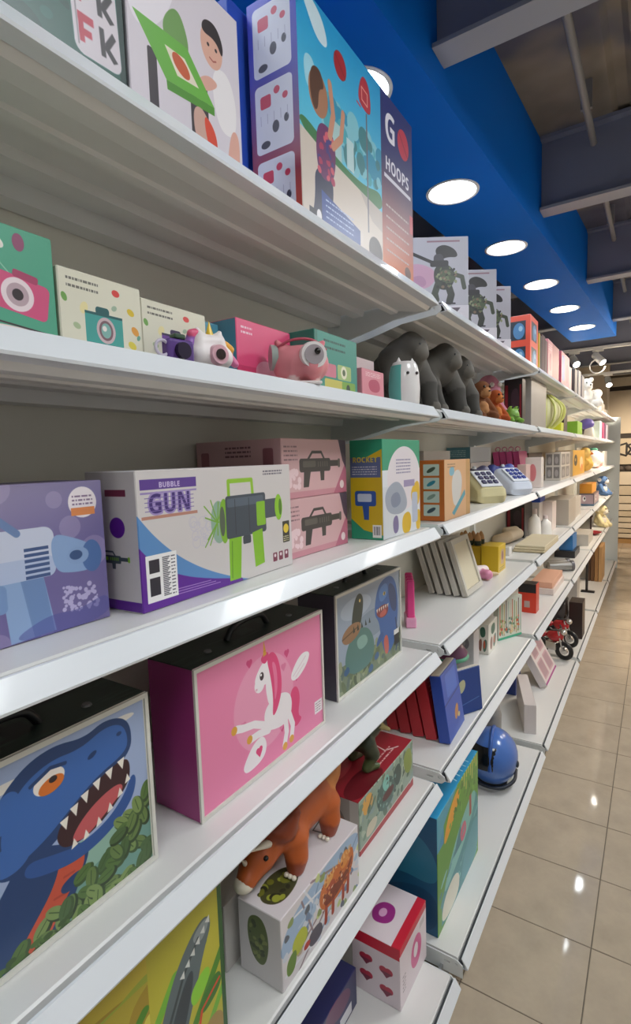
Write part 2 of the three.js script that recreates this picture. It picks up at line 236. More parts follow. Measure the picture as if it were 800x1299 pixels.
// ---------------------------------------------------------------- shelving
const HS = [0, 1.846, 1.587, 1.295, 0.979, 0.629, 0.103], BAY = 1.245, Z1 = -1.26, LX = -0.456, BACK = -0.745;
const paint = phy(0xe4e3e0, 0.32, { clearcoat: 0.15 }), panelPaint = std(0xe0dccf, 0.55), stripMat = phy(0xe2e6ea, 0.3, { clearcoat: 0.2 }), gapMat = std(0x3f4247, 0.7), armMat = std(0xdfe2e1, 0.4);
const bayLabels = ['empty near end bay of the white metal shelving', 'white metal shelving bay that holds the bubble gun boxes', 'white metal shelving bay with the toy telephones and grey apes', 'white metal shelving bay with the leaning pink notebooks', 'white metal shelving bay with the yellow boxed kit', 'white metal shelving bay next to the end bay', 'white metal shelving bay closed by the tall end panel'];
for (let b = 0; b < 7; b++) {
  const zf = Z1 + BAY * (1 - b), zn = zf + BAY, a = zf + 0.03, e = zn - 0.03; // tray from e (near) to a (far)
  const o = thing('shelving_bay', bayLabels[b], 'shelving', [0, 0, 0], 0, 'white metal shelving bays');
  mesh('back_panel', bx(BACK - 0.012, BACK, 0.02, 1.96, zf + 0.002, zn - 0.002), panelPaint, o);
  for (let i = 1; i <= 6; i++) {
    const dx = i === 6 ? 0.044 : 0, h = HS[i], X = LX + dx;
    const tray = [[BACK + 0.004, 0], [X - 0.014, 0], [X - 0.011, -0.002], [X - 0.010, -0.02], [X - 0.004, -0.026], [X - 0.012, -0.0335], [X - 0.04, -0.032], [X - 0.085, -0.022], [X - 0.088, -0.027], [X - 0.105, -0.027], [X - 0.107, -0.006], [X - 0.178, -0.006], [X - 0.182, -0.018], [X - 0.21, -0.018], [X - 0.214, -0.006], [X - 0.246, -0.006], [X - 0.25, -0.03], [BACK + 0.004, -0.03]];
    const m = mesh('shelf', prism(tray.map(([x, y]) => [x, y + h]), a, e), paint, o);
    mesh('price_strip', prism([[X - 0.001, h + 0.001], [X + 0.002, h + 0.0005], [X + 0.0175, h - 0.0225], [X + 0.0165, h - 0.0255], [X + 0.010, h - 0.0262], [X - 0.003, h - 0.027], [X - 0.003, h - 0.0255], [X + 0.011, h - 0.0245]], a, e), stripMat, m);
    mesh('strip_channel', bx(X - 0.0095, X + 0.001, h - 0.022, h - 0.009, a + 0.001, e - 0.001), gapMat, m);
    for (const z of [a, e]) {
      const s = z === a ? -1 : 1, q0 = z + s * 0.003, q1 = z + s * 0.0065;
      const arm = [[BACK, -0.003], [X - 0.012, -0.003], [X + 0.002, -0.012], [X + 0.004, -0.022], [X - 0.006, -0.031], [X - 0.1, -0.04], [X - 0.19, -0.062], [BACK, -0.08]].map(([x, y]) => [x, Math.max(y + h, 0.02)]);
      const hole = [[[X - 0.016, h - 0.011], [X - 0.010, h - 0.015], [X - 0.010, h - 0.021], [X - 0.016, h - 0.017]], [[X - 0.046, h - 0.017], [X - 0.03, h - 0.017], [X - 0.03, h - 0.021], [X - 0.046, h - 0.021]]];
      if (i < 6) mesh('bracket', prism(arm, q0, q1, hole), armMat, o); else mesh('bracket', prism([[BACK, h - 0.003], [X - 0.012, h - 0.003], [X + 0.004, h - 0.014], [X + 0.004, h - 0.05], [BACK, h - 0.05]], q0, q1, hole), armMat, o);
    }
  }
  mesh('kick_plate', bx(-0.47, -0.462, 0, 0.068, zf + 0.002, zn - 0.002), std(0x8e9090, 0.5), o);
  // upright at the far joint, slotted channel
  const up = [[BACK, 0], [BACK + 0.012, 0]];
  mesh('upright', bx(BACK + 0.0005, BACK + 0.02, 0, 1.97, zf - 0.014, zf + 0.014), armMat, o);
  if (b === 6) { mesh('end_panel', rb(-0.77, -0.392, 0, 1.872, zf - 0.03, zf - 0.002, 0.003), phy(0xdfe6e6, 0.35), o); }
  if (b === 6) { mesh('end_foot', bx(-0.77, -0.40, 0, 0.02, zf - 0.04, zf - 0.03), armMat, o); }
}

// ---------------------------------------------------------------- prints
const P = {};
P.dinoA = cell(640, 434, (g, w, h) => { // blue dinosaur head with open mouth before a jungle
  R(g, '#e6e3d6', 0, 0, w, h); g.save(); g.beginPath(); g.rect(12, 14, w - 26, h - 26); g.clip();
  R(g, '#9fb0d2', 0, 0, w, h); for (const [x, y, a, b] of [[330, 120, 60, 12], [300, 60, 50, 10], [560, 40, 40, 8], [300, 170, 60, 14]]) O(g, '#e5e0d8', x, y, a, b);
  R(g, '#6f9a8e', 0, 280, w, 160); O(g, '#8fb5a4', 420, 300, 120, 40);
  const B = '#3b68ad', D = '#22406f', M = '#2c5596';
  CV(g, D, [[230, 434], [250, 300], [300, 240], [330, 200], [420, 250], [470, 280], [440, 340], [380, 434]]); // neck
  CV(g, '#c8523a', [[400, 262], [452, 268], [450, 320], [400, 360], [350, 434], [270, 434], [320, 380], [380, 320]]);
  for (let i = 0; i < 5; i++) LN(g, '#b04431', 5, [[330 + i * 24, 410 - i * 32], [370 + i * 18, 418 - i * 34]]);
  CV(g, D, [[270, 100], [330, 40], [400, 22], [470, 40], [520, 22], [570, 36], [590, 70], [585, 130], [500, 160], [420, 210], [360, 240], [280, 250], [250, 180]]);
  CV(g, B, [[280, 160], [320, 80], [390, 50], [460, 60], [520, 38], [566, 50], [580, 90], [570, 122], [490, 140], [420, 180], [370, 210], [300, 230]]);
  O(g, D, 486, 86, 12, 6, -0.4); O(g, D, 556, 70, 7, 5);
  CV(g, '#3a1d24', [[390, 210], [440, 170], [520, 140], [576, 132], [580, 180], [560, 210], [500, 250], [440, 262], [400, 250]]); // mouth
  CV(g, '#c45a5e', [[420, 248], [450, 214], [500, 190], [550, 184], [560, 206], [500, 240], [450, 262]]);
  CV(g, M, [[330, 232], [380, 250], [440, 268], [510, 256], [560, 220], [582, 180], [596, 196], [580, 244], [520, 284], [440, 300], [370, 284], [320, 262]]);
  for (const [x, y] of [[412, 196], [436, 180], [462, 166], [492, 154], [524, 146], [556, 138]]) PG(g, '#efe9dd', [[x - 10, y - 4], [x + 10, y - 8], [x + 3, y + 20]]);
  for (const [x, y] of [[430, 262], [458, 260], [490, 250], [520, 234], [548, 214], [570, 192]]) PG(g, '#efe9dd', [[x - 8, y + 4], [x + 8, y], [x, y - 18]]);
  O(g, '#efe6dc', 388, 92, 34, 24, -0.2); O(g, '#d8722a', 392, 102, 28, 16, -0.2); O(g, '#2a2026', 396, 92, 9, 7); LN(g, D, 8, [[350, 84], [392, 66], [424, 72]]);
  O(g, B, 300, 110, 26, 40, 0.4); O(g, B, 300, 205, 40, 30);
  CV(g, D, [[390, 330], [430, 318], [452, 330], [430, 352], [396, 352]]); for (const [x, y] of [[440, 338], [430, 350]]) PG(g, '#d8d2c2', [[x, y - 5], [x + 14, y + 2], [x, y + 6]]);
  for (let i = 0; i < 64; i++) { const t = rnd(), x = 420 + t * 200 - rnd() * 130 * (1 - t), y = 440 - rnd() * (40 + 165 * t), a = rnd() * 3; O(g, ['#33492a', '#2b3f24', '#3d5530'][i % 3], x + 4, y + 5, 26, 15, a); O(g, ['#55733a', '#667f46', '#49653a', '#7c9455'][i % 4], x, y, 23, 13, a); LN(g, '#3a5429', 2, [[x - 15 * Math.cos(a), y - 15 * Math.sin(a)], [x + 15 * Math.cos(a), y + 15 * Math.sin(a)]]); }
  for (let i = 0; i < 40; i++) { const x = 250 + rnd() * 160, y = 434 - rnd() * 30; O(g, ['#4c6b33', '#3a5429'][i % 2], x, y, 10, 6); }
  g.restore();
});
P.uni = cell(640, 436, (g, w, h) => { // white unicorn on pink
  R(g, '#e9c6cf', 0, 0, w, h); R(g, '#ec86ae', 10, 8, w - 18, h - 18);
  for (const [x, y] of [[230, 60], [420, 90], [470, 190], [190, 240], [400, 130], [380, 330]]) { O(g, '#d8487f', x - 6, y, 8); O(g, '#d8487f', x + 6, y, 8); PG(g, '#d8487f', [[x - 13, y + 4], [x + 13, y + 4], [x, y + 20]]); }
  g.globalAlpha = 0.5; O(g, '#f3b7cd', 300, 210, 150, 150); g.globalAlpha = 1;
  CV(g, '#f6eff2', [[440, 170], [500, 120], [560, 130], [540, 170], [480, 205], [440, 200]]); LN(g, '#e7c9d6', 3, [[452, 186], [530, 140]]); LN(g, '#e7c9d6', 3, [[466, 194], [520, 164]]);
  CV(g, '#e5477f', [[430, 230], [470, 220], [490, 270], [470, 330], [500, 350], [450, 372], [430, 320]]);
  CV(g, '#f6eff2', [[290, 230], [380, 210], [440, 240], [436, 310], [390, 330], [330, 320], [290, 300]]);
  for (const [pts, hoof] of [[[[300, 290], [240, 260], [190, 250], [160, 240]], [150, 240]], [[[310, 310], [260, 300], [222, 300]], [216, 298]], [[[400, 310], [404, 360], [390, 398]], [392, 404]], [[[420, 300], [440, 350], [430, 390]], [430, 396]]]) { LN(g, '#f6eff2', 24, pts); O(g, '#e2a53e', ...hoof, 13); }
  CV(g, '#f6eff2', [[320, 250], [300, 170], [312, 110], [290, 90], [330, 80], [370, 120], [390, 210]]);
  CV(g, '#f6eff2', [[262, 150], [246, 128], [290, 80], [330, 84], [342, 130], [310, 160]]); CV(g, '#f6eff2', [[248, 160], [250, 130], [290, 130], [300, 160], [272, 176]]); O(g, '#e9bcc9', 258, 158, 5, 4);
  CV(g, '#e5477f', [[310, 70], [350, 60], [380, 110], [390, 200], [360, 262], [330, 280], [340, 220], [330, 140]]); CV(g, '#f07ba5', [[336, 90], [362, 110], [366, 190], [344, 240], [350, 160]]); CV(g, '#e5477f', [[278, 70], [310, 50], [330, 66], [306, 96]]);
  PG(g, '#e2a53e', [[296, 66], [314, 62], [302, 14]]); LN(g, '#c98a2a', 2, [[299, 50], [310, 48]]);
  O(g, '#3d2a35', 286, 124, 10, 13); O(g, '#fff', 283, 119, 4);
  CV(g, '#f6eff2', [[190, 360], [230, 320], [280, 310], [300, 350], [280, 390], [200, 400], [180, 380]]); O(g, '#e5477f', 252, 352, 9); O(g, '#e5477f', 266, 350, 9); PG(g, '#e5477f', [[244, 356], [274, 356], [260, 376]]);
  R(g, '#f3e9ec', 576, 330, 50, 46); fine(g, '#9a7c88', 582, 338, 36, 4, 9, 3);
});
P.dinoB = cell(420, 286, (g, w, h) => {
  R(g, '#b9c0bd', 0, 0, w, h); R(g, '#94a2b4', 6, 6, w - 12, h - 12); O(g, '#a9b6c4', 120, 60, 90, 30); O(g, '#7f90a0', 220, 130, 120, 40); R(g, '#6f7d62', 6, 200, w - 12, h - 206);
  for (let i = 0; i < 90; i++) { const x = 12 + rnd() * (w - 24), y = 190 + rnd() * 84; O(g, ['#5c6a45', '#7d8a5c', '#475538', '#8d9577', '#55685e'][i % 5], x, y, 8 + rnd() * 18, 5 + rnd() * 7, rnd() * 3); }
  CV(g, '#2f5f9f', [[250, 36], [300, 14], [360, 16], [396, 60], [402, 150], [370, 240], [306, 262], [270, 200], [262, 140], [226, 110]]); CV(g, '#23406c', [[330, 30], [386, 60], [392, 140], [352, 130], [330, 80]]); CV(g, '#4a7cba', [[256, 44], [320, 26], [330, 70], [270, 90]]); CV(g, '#7d2f36', [[236, 104], [280, 92], [330, 100], [322, 134], [262, 132]]); CV(g, '#b8584f', [[262, 116], [310, 108], [316, 128], [272, 132]]); for (let i = 0; i < 6; i++) PG(g, '#e2ddcf', [[244 + i * 15, 100], [254 + i * 15, 98], [249 + i * 15, 112]]); O(g, '#c8b25c', 300, 62, 9, 6); O(g, '#1d1a1e', 301, 62, 3, 5); CV(g, '#2a5590', [[280, 170], [246, 190], [236, 214], [262, 208], [296, 192]]); LN(g, '#1d3a66', 9, [[380, 160], [396, 220], [380, 262]]); CV(g, '#c05a48', [[286, 200], [320, 190], [330, 250], [300, 258]]);
  CV(g, '#4f7a74', [[56, 160], [110, 120], [190, 132], [232, 190], [210, 246], [96, 248], [44, 212]]); CV(g, '#7fa69c', [[110, 150], [170, 146], [190, 180], [130, 190]]); CV(g, '#2c3a36', [[84, 116], [104, 44], [134, 20], [164, 40], [152, 96], [124, 136]]); CV(g, '#8f6b4c', [[24, 124], [80, 96], [150, 106], [132, 140], [56, 154]]); LN(g, '#5d4430', 4, [[36, 130], [128, 116]]); O(g, '#d9c27a', 140, 46, 5); for (let i = 0; i < 5; i++) PG(g, '#22302c', [[96 + i * 24, 128 - i], [108 + i * 24, 126], [100 + i * 24, 108]]);
  for (const [x, y] of [[36, 220], [220, 236], [180, 260]]) CV(g, '#2f5a86', [[x, y], [x + 26, y - 14], [x + 40, y + 6], [x + 12, y + 16]]); R(g, '#1f2023', 366, 206, 38, 40); R(g, '#dcdad6', 366, 196, 38, 16); LN(g, '#d9d8d4', 5, [[3, 3], [w - 3, 3], [w - 3, h - 3], [3, h - 3], [3, 3]]);
});
P.bagTop = cell(96, 200, (g, w, h) => { R(g, '#26352f', 0, 0, w, h); speck(g, ['#1c2822', '#33463c'], 0, 0, w, h, 60, 3, 9); RR(g, '#121416', 34, 60, 26, 80, 8); RR(g, '#26352f', 42, 74, 10, 52, 5); });
P.gunW = cell(680, 356, (g, w, h) => {
  R(g, '#d2ccca', 0, 0, w, h);
  g.fillStyle = '#5a8dc4'; g.beginPath(); g.moveTo(0, 110); g.bezierCurveTo(80, 210, 190, 290, 430, h); g.lineTo(0, h); g.fill();
  g.fillStyle = '#5d1c92'; g.beginPath(); g.moveTo(0, 190); g.bezierCurveTo(60, 260, 130, 300, 390, 344); g.lineTo(400, h); g.lineTo(0, h); g.fill();
  for (let i = 0; i < 3; i++) LN(g, '#b79ad2', 2, [[120, 318 + i * 7], [250 + i * 20, 322 + i * 7]]);
  R(g, '#5b3a8f', 14, 24, 196, 26); TX(g, '#cfc0e2', 'BUBBLE', 112, 38, 20); R(g, '#9a86bd', 14, 56, 196, 5);
  g.font = 'bold 68px sans-serif'; g.textAlign = 'center'; g.textBaseline = 'middle'; g.lineWidth = 10; g.strokeStyle = '#a08cc4'; g.strokeText('GUN', 112, 86); g.fillStyle = '#3b2470'; g.fillText('GUN', 112, 86); for (let i = 0; i < 4; i++) R(g, '#7b67a8', 26, 70 + i * 11, 172, 2);
  R(g, '#b98371', 14, 116, 196, 8); for (let i = 0; i < 30; i++) { g.strokeStyle = '#c7c2cd'; g.lineWidth = 2; g.beginPath(); g.arc(180 + rnd() * 110, 140 + rnd() * 70, 4 + rnd() * 13, 0, 7); g.stroke(); }
  LN(g, '#8fc02c', 13, [[345, 100], [345, 44], [458, 44], [462, 96]]); // handle
  O(g, '#8fae9a', 296, 160, 34, 62); for (let i = 0; i < 12; i++) LN(g, '#74a832', 4, [[290, 160], [270 + Math.cos(i) * 36, 160 + Math.sin(i * 0.6) * 66]]); O(g, '#7fb52c', 320, 160, 22, 66); O(g, '#54604f', 312, 160, 12, 44);
  RR(g, '#3f4a55', 328, 88, 200, 128, 10); RR(g, '#566371', 336, 96, 180, 26, 6); RR(g, '#86bf2a', 478, 116, 48, 78, 6); LN(g, '#2d343c', 3, [[372, 100], [372, 206]]); LN(g, '#2d343c', 3, [[440, 100], [440, 206]]); RR(g, '#48525d', 524, 112, 74, 62, 6); O(g, '#8cc62a', 602, 144, 22, 44); O(g, '#4b7f1c', 612, 144, 9, 28);
  PG(g, '#86bf2a', [[338, 216], [398, 216], [386, 344], [334, 344]]); PG(g, '#86bf2a', [[452, 212], [506, 204], [512, 318], [462, 324]]); LN(g, '#5f9420', 4, [[352, 226], [346, 336]]); RR(g, '#39424c', 404, 216, 40, 26, 6); 
  R(g, '#f0eeec', 18, 214, 104, 120); R(g, '#2a2632', 28, 226, 34, 34); R(g, '#2a2632', 28, 272, 34, 46); for (let i = 0; i < 22; i++) R(g, '#2a2632', 72, 224 + i * 4.7, 26 - (i % 3) * 4, 2.4); fine(g, '#55505c', 102, 224, 14, 12, 9, 3);
  fine(g, '#6b6572', 520, 18, 110, 2, 9, 5); RR(g, '#3a3a30', 622, 196, 42, 74, 4); O(g, '#e8c93c', 643, 222, 16); fine(g, '#d8d2a8', 626, 248, 34, 3, 7, 3); for (let i = 0; i < 3; i++) { RR(g, '#7a3048', 560 + i * 34, 296, 24, 30, 4); O(g, '#e8d9dd', 572 + i * 34, 306, 6); }
});
P.gunWside = cell(150, 300, (g, w, h) => { R(g, '#d2ccca', 0, 0, w, h); R(g, '#7a3048', 60, 40, 60, 14); O(g, '#5d1c92', 90, 120, 22); rifle(g, 20, 170, 0.5, '#3f4a55', '#86bf2a'); R(g, '#5d1c92', 0, 276, w, 24); });
P.gunP = cell(680, 338, (g, w, h) => { // purple bubble gun box
  R(g, GR(g, 0, 0, w * 0.2, h, '#a88aae', '#938aac', '#6f6598'), 0, 0, w, h); for (let i = 0; i < 26; i++) { g.globalAlpha = 0.25; O(g, '#d8c8e4', rnd() * w, rnd() * h, 8 + rnd() * 30); } g.globalAlpha = 1;
  RR(g, '#c9cfe2', 250, 96, 300, 110, 22); RR(g, '#b3c0dc', 250, 160, 300, 46, 18); LN(g, '#6d86b2', 16, [[260, 110], [320, 52], [420, 60], [470, 104]]); for (let i = 0; i < 6; i++) R(g, '#3f5684', 482, 138 + i * 12, 54, 7);
  CV(g, '#8aa6cf', [[540, 110], [600, 130], [640, 150], [660, 176], [640, 210], [590, 210], [545, 200]]); O(g, '#4c6ea6', 640, 178, 26, 38); O(g, '#88a3cc', 604, 172, 28, 20); O(g, '#35517f', 600, 170, 16, 11);
  PG(g, '#8ea9d0', [[430, 206], [520, 206], [540, 330], [440, 334]]); PG(g, '#6f8cba', [[470, 206], [520, 206], [536, 330], [490, 332]]); RR(g, '#7896c4', 380, 206, 60, 60, 12);
  O(g, '#ece2e6', 626, 50, 36); fine(g, '#8a7390', 600, 34, 52, 3, 9, 4); R(g, '#e08a52', 596, 62, 60, 18); for (let i = 0; i < 60; i++) O(g, '#b9b0d6', 560 + rnd() * 90, 240 + rnd() * 60, 2 + rnd() * 5); g.globalAlpha = 0.5; CV(g, '#4d4f97', [[420, 338], [520, 290], [600, 300], [680, 270], [680, 338]]); g.globalAlpha = 1;
});
function rifle(g, x, y, s, c1, c2) { g.save(); g.translate(x, y); g.scale(s, s); RR(g, c1, 0, 20, 150, 34, 8); RR(g, c2, 16, 26, 60, 16, 4); PG(g, c1, [[20, 50], [52, 50], [40, 92], [16, 92]]); PG(g, c1, [[96, 50], [118, 50], [116, 78], [98, 78]]); RR(g, c1, 148, 26, 44, 16, 4); RR(g, c2, 190, 22, 12, 24, 4); LN(g, c1, 7, [[40, 22], [60, 4], [104, 4], [118, 22]]); for (let i = 0; i < 5; i++) R(g, c2, 86 + i * 11, 28, 5, 14); g.restore(); }
P.pinkGun = cell(330, 156, (g, w, h) => { R(g, '#d2a8aa', 0, 0, w, h); R(g, '#c98b95', 0, h - 18, w, 18); PG(g, '#b7667c', [[250, h], [330, 60], [330, h]]); PG(g, '#4a3a4a', [[284, 0], [330, 0], [330, 90], [306, 60]]); rifle(g, 80, 32, 1.05, '#3c3836', '#5b5650'); fine(g, '#8d6d74', 12, 20, 60, 4, 11, 4); O(g, '#e8d5d5', 300, 130, 12); for (let i = 0; i < 14; i++) O(g, '#e9cccf', 20 + rnd() * 60, 80 + rnd() * 50, 4 + rnd() * 7); });
P.pinkGunSide = cell(300, 156, (g, w, h) => { R(g, '#d2a8aa', 0, 0, w, h); fine(g, '#7c555c', 110, 18, 90, 3, 11, 5); RR(g, '#9a5f68', 20, 30, 30, 100, 6); RR(g, '#9a5f68', 240, 24, 34, 110, 6); R(g, '#a7747a', 70, 70, 150, 60); rifle(g, 76, 76, 0.66, '#5a4a4c', '#6f5f60'); });
P.rocketSide = cell(150, 420, (g, w, h) => { R(g, '#d7b51f', 0, 0, w, h); PG(g, '#2f9a76', [[0, 0], [w, 0], [w, 40], [0, 110]]); PG(g, '#2f9a76', [[0, h], [w, h], [w, 400], [60, 380], [0, 330]]); R(g, '#5d6a94', 0, 74, w - 10, 84); TX(g, '#d9c13a', 'ROCKET', 70, 84, 30); fine(g, '#cfd0d8', 12, 112, 112, 4, 10, 4); RR(g, '#2e57a5', 22, 214, 96, 64, 10); RR(g, '#c9d3e6', 34, 226, 64, 34, 6); PG(g, '#2e57a5', [[56, 278], [86, 278], [84, 336], [62, 336]]); R(g, '#f1efe6', 100, 356, 40, 54); barcode(g, 103, 360, 34, 44); });
P.rocketFront = cell(360, 420, (g, w, h) => { R(g, '#dfe2e6', 0, 0, w, h); g.fillStyle = '#2f9a76'; g.fillRect(0, 0, w, 130); O(g, '#e3dbe0', 200, 170, 160, 140); R(g, '#d6dade', 0, 200, 110, 220); CV(g, '#9fa8b7', [[10, 220], [120, 170], [200, 220], [230, 300], [150, 330], [30, 310]]); CV(g, '#7f8aa0', [[60, 240], [140, 220], [170, 280], [80, 300]]); CV(g, '#e0b51f', [[250, 230], [350, 170], [360, 300], [280, 310]]); CV(g, '#e0b51f', [[170, 330], [260, 320], [260, 420], [170, 420]]); CV(g, '#e0b51f', [[310, 330], [360, 320], [360, 420], [310, 420]]); CV(g, '#7a6f9c', [[80, 340], [130, 320], [140, 400], [90, 410]]); RR(g, '#b6bfd2', 270, 240, 60, 140, 14); fine(g, '#8d87a8', 120, 86, 140, 5, 14, 6); R(g, '#9b8fb6', 190, 180, 110, 30); });
P.orangeSide = cell(120, 300, (g, w, h) => { R(g, '#c8692a', 0, 0, w, h); for (let i = 0; i < 4; i++) { RR(g, '#c7d0c6', 26, 20 + i * 66, 70, 56, 4); O(g, ['#4d5648', '#3d8aa0', '#8a9b90', '#3e4f5a'][i], 60, 48 + i * 66, 22, 9, -0.6); } });
P.orangeFront = cell(380, 280, (g, w, h) => { R(g, '#e0b184', 0, 0, w, h); R(g, '#c89a63', w - 70, 0, 70, h); CV(g, '#d8d6d2', [[90, 70], [210, 40], [260, 110], [200, 220], [110, 220]]); CV(g, '#7fb8cc', [[60, 40], [130, 30], [140, 70], [70, 80]]); PG(g, '#4d9db0', [[100, 250], [290, 150], [300, 176], [130, 264]]); fine(g, '#8a6b52', 40, 20, 110, 2, 12, 5); });
P.table = cell(420, 470, (g, w, h) => { // boy at a green play table
  R(g, '#d7cfd8', 0, 0, w, h); CV(g, '#e8e2ea', [[0, 0], [200, 0], [120, 200], [0, 260]]);
  RR(g, '#3a3238', 60, 270, 30, 150, 8); RR(g, '#3a3238', 205, 290, 26, 120, 8); RR(g, '#3a3238', 250, 250, 24, 170, 8); CV(g, '#6f9b54', [[110, 180], [170, 110], [210, 180], [200, 240], [130, 240]]);
  CV(g, '#e9e4e6', [[290, 200], [360, 170], [400, 240], [390, 350], [310, 350]]); CV(g, '#d9a595', [[280, 220], [330, 230], [260, 280], [230, 260]]); CV(g, '#d9a595', [[370, 320], [410, 330], [400, 460], [340, 470]]);
  O(g, '#ddab98', 300, 140, 44, 56); CV(g, '#2b2024', [[258, 120], [270, 80], [320, 70], [350, 110], [344, 150], [320, 112]]); for (const x of [286, 318]) O(g, '#2b2024', x, 140, 5); LN(g, '#a8564e', 4, [[290, 172], [304, 176], [316, 170]]);
  PG(g, '#68b040', [[20, 210], [200, 200], [300, 300], [120, 320]]); PG(g, '#4f8f2e', [[120, 320], [300, 300], [300, 322], [122, 342]]); PG(g, '#e6dcc9', [[120, 236], [190, 232], [240, 280], [160, 290]]); O(g, '#c65a33', 176, 258, 34, 20, 0.5);
  CV(g, '#c9a294', [[210, 340], [250, 320], [290, 370], [280, 430], [220, 430]]); CV(g, '#d9482f', [[250, 330], [300, 360], [310, 420], [270, 430]]); O(g, '#b53030', 372, 452, 18, 10);
});
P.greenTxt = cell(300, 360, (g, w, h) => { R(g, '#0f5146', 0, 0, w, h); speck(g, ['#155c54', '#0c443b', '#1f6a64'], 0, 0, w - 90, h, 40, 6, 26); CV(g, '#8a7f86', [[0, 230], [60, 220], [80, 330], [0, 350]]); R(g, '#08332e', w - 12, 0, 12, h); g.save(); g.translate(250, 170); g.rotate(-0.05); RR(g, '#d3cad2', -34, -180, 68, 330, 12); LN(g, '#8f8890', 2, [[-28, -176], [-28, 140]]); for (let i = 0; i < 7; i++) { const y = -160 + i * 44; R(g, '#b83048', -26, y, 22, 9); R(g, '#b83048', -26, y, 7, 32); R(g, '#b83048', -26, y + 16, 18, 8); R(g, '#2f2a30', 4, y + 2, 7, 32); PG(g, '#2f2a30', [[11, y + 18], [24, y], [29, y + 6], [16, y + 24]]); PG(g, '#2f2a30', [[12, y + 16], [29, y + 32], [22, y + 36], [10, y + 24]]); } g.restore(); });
P.hoopSide = cell(150, 560, (g, w, h) => { R(g, GR(g, 0, 0, 0, h, '#2536c4', '#3d3aa8', '#8e3a5c', '#d8532c'), 0, 0, w, h); for (let i = 0; i < 3; i++) { const y = 22 + i * 178; RR(g, '#d5d6e6', 18, y, 112, 160, 12); RR(g, '#c63a5a', 34, y + 26, 32, 30, 6); O(g, '#c63a5a', 84, y + 24, 9); O(g, '#c63a5a', 108, y + 44, 8); O(g, '#3f3d50', 78, y + 106, 10, 14); O(g, '#3f3d50', 110, y + 96, 7, 10); O(g, '#3f3d50', 46, y + 140, 14, 9); for (let k = 0; k < 5; k++) LN(g, '#a6a4bd', 1.5, [[34 + k * 20, y + 70], [34 + k * 20, y + 92]]); } });
P.hoopFront = cell(700, 560, (g, w, h) => {
  R(g, GR(g, 0, 0, 0, 300, '#1f9bd6', '#5cc0dd'), 0, 0, w, h); CV(g, '#cfe4ee', [[0, 0], [110, 10], [150, 80], [90, 90], [40, 40]]); CV(g, '#9fd4e6', [[20, 150], [70, 140], [90, 210], [30, 230]]);
  for (let i = 0; i < 90; i++) O(g, ['#2d8fb0', '#49a6b4', '#7fc1cf', '#3c7f86'][i % 4], 120 + rnd() * 330, 200 + rnd() * 110, 10 + rnd() * 26); R(g, '#a9c9c9', 150, 240, 50, 90); R(g, '#b7d3d6', 230, 250, 40, 80);
  CV(g, '#3f7a4a', [[0, 290], [160, 330], [330, 340], [450, 310], [450, 380], [200, 370], [0, 330]]); PG(g, '#cfc2b6', [[0, 325], [120, 345], [450, 372], [450, 560], [0, 560]]); PG(g, '#b8aca4', [[300, 360], [450, 370], [450, 430], [380, 420]]);
  R(g, '#6d6a74', 350, 130, 8, 330); CV(g, '#b52b3c', [[305, 90], [330, 34], [370, 40], [385, 92], [378, 130], [310, 122]]); LN(g, '#f0b0a0', 4, [[326, 70], [362, 74], [362, 108], [328, 104], [326, 70]]); LN(g, '#c8283a', 5, [[318, 128], [296, 124]]);
  O(g, '#a8262f', 204, 84, 34, 34); LN(g, '#7a1a22', 3, [[176, 66], [232, 104]]);
  CV(g, '#2c2f4c', [[60, 390], [150, 385], [150, 460], [110, 540], [40, 530], [60, 470]]); R(g, '#23232e', 30, 500, 60, 50); O(g, '#e8e4e6', 76, 510, 12, 16); CV(g, '#6b2f62', [[72, 280], [150, 268], [172, 330], [150, 410], [70, 410]]); speck(g, ['#b03a5c', '#443a7a', '#d05a6c'], 80, 290, 74, 110, 26, 5, 11);
  LN(g, '#c98e72', 22, [[140, 290], [160, 230], [146, 160]]); LN(g, '#c98e72', 20, [[156, 310], [200, 270], [214, 200]]); O(g, '#a8775a', 88, 214, 46, 54); CV(g, '#5b3c2c', [[46, 220], [56, 160], [100, 150], [120, 190], [90, 200], [86, 250], [66, 262]]);
  PG(g, '#28458f', [[90, 440], [300, 474], [300, 560], [90, 560]]); fine(g, '#a9b7d8', 110, 456, 150, 4, 14, 4); O(g, '#3a2a28', 400, 500, 46, 40);
  R(g, GR(g, 0, 0, 0, h, '#1d2b74', '#2c2d6a', '#8c3a3a', '#e07418'), 450, 0, 250, h); TX(g, '#e6e4ee', 'G', 520, 92, 118); O(g, '#c0304a', 622, 96, 46); LN(g, '#8a1f34', 5, [[588, 70], [656, 122]]);
  TX(g, '#e6e4ee', 'HOOPS', 572, 206, 56); R(g, '#d6d3e0', 470, 240, 210, 12); fine(g, '#b9a6a0', 480, 330, 180, 5, 34, 6); O(g, '#5b2c18', 648, 500, 26, 20); R(g, '#c22c3c', 670, 300, 30, 60);
});
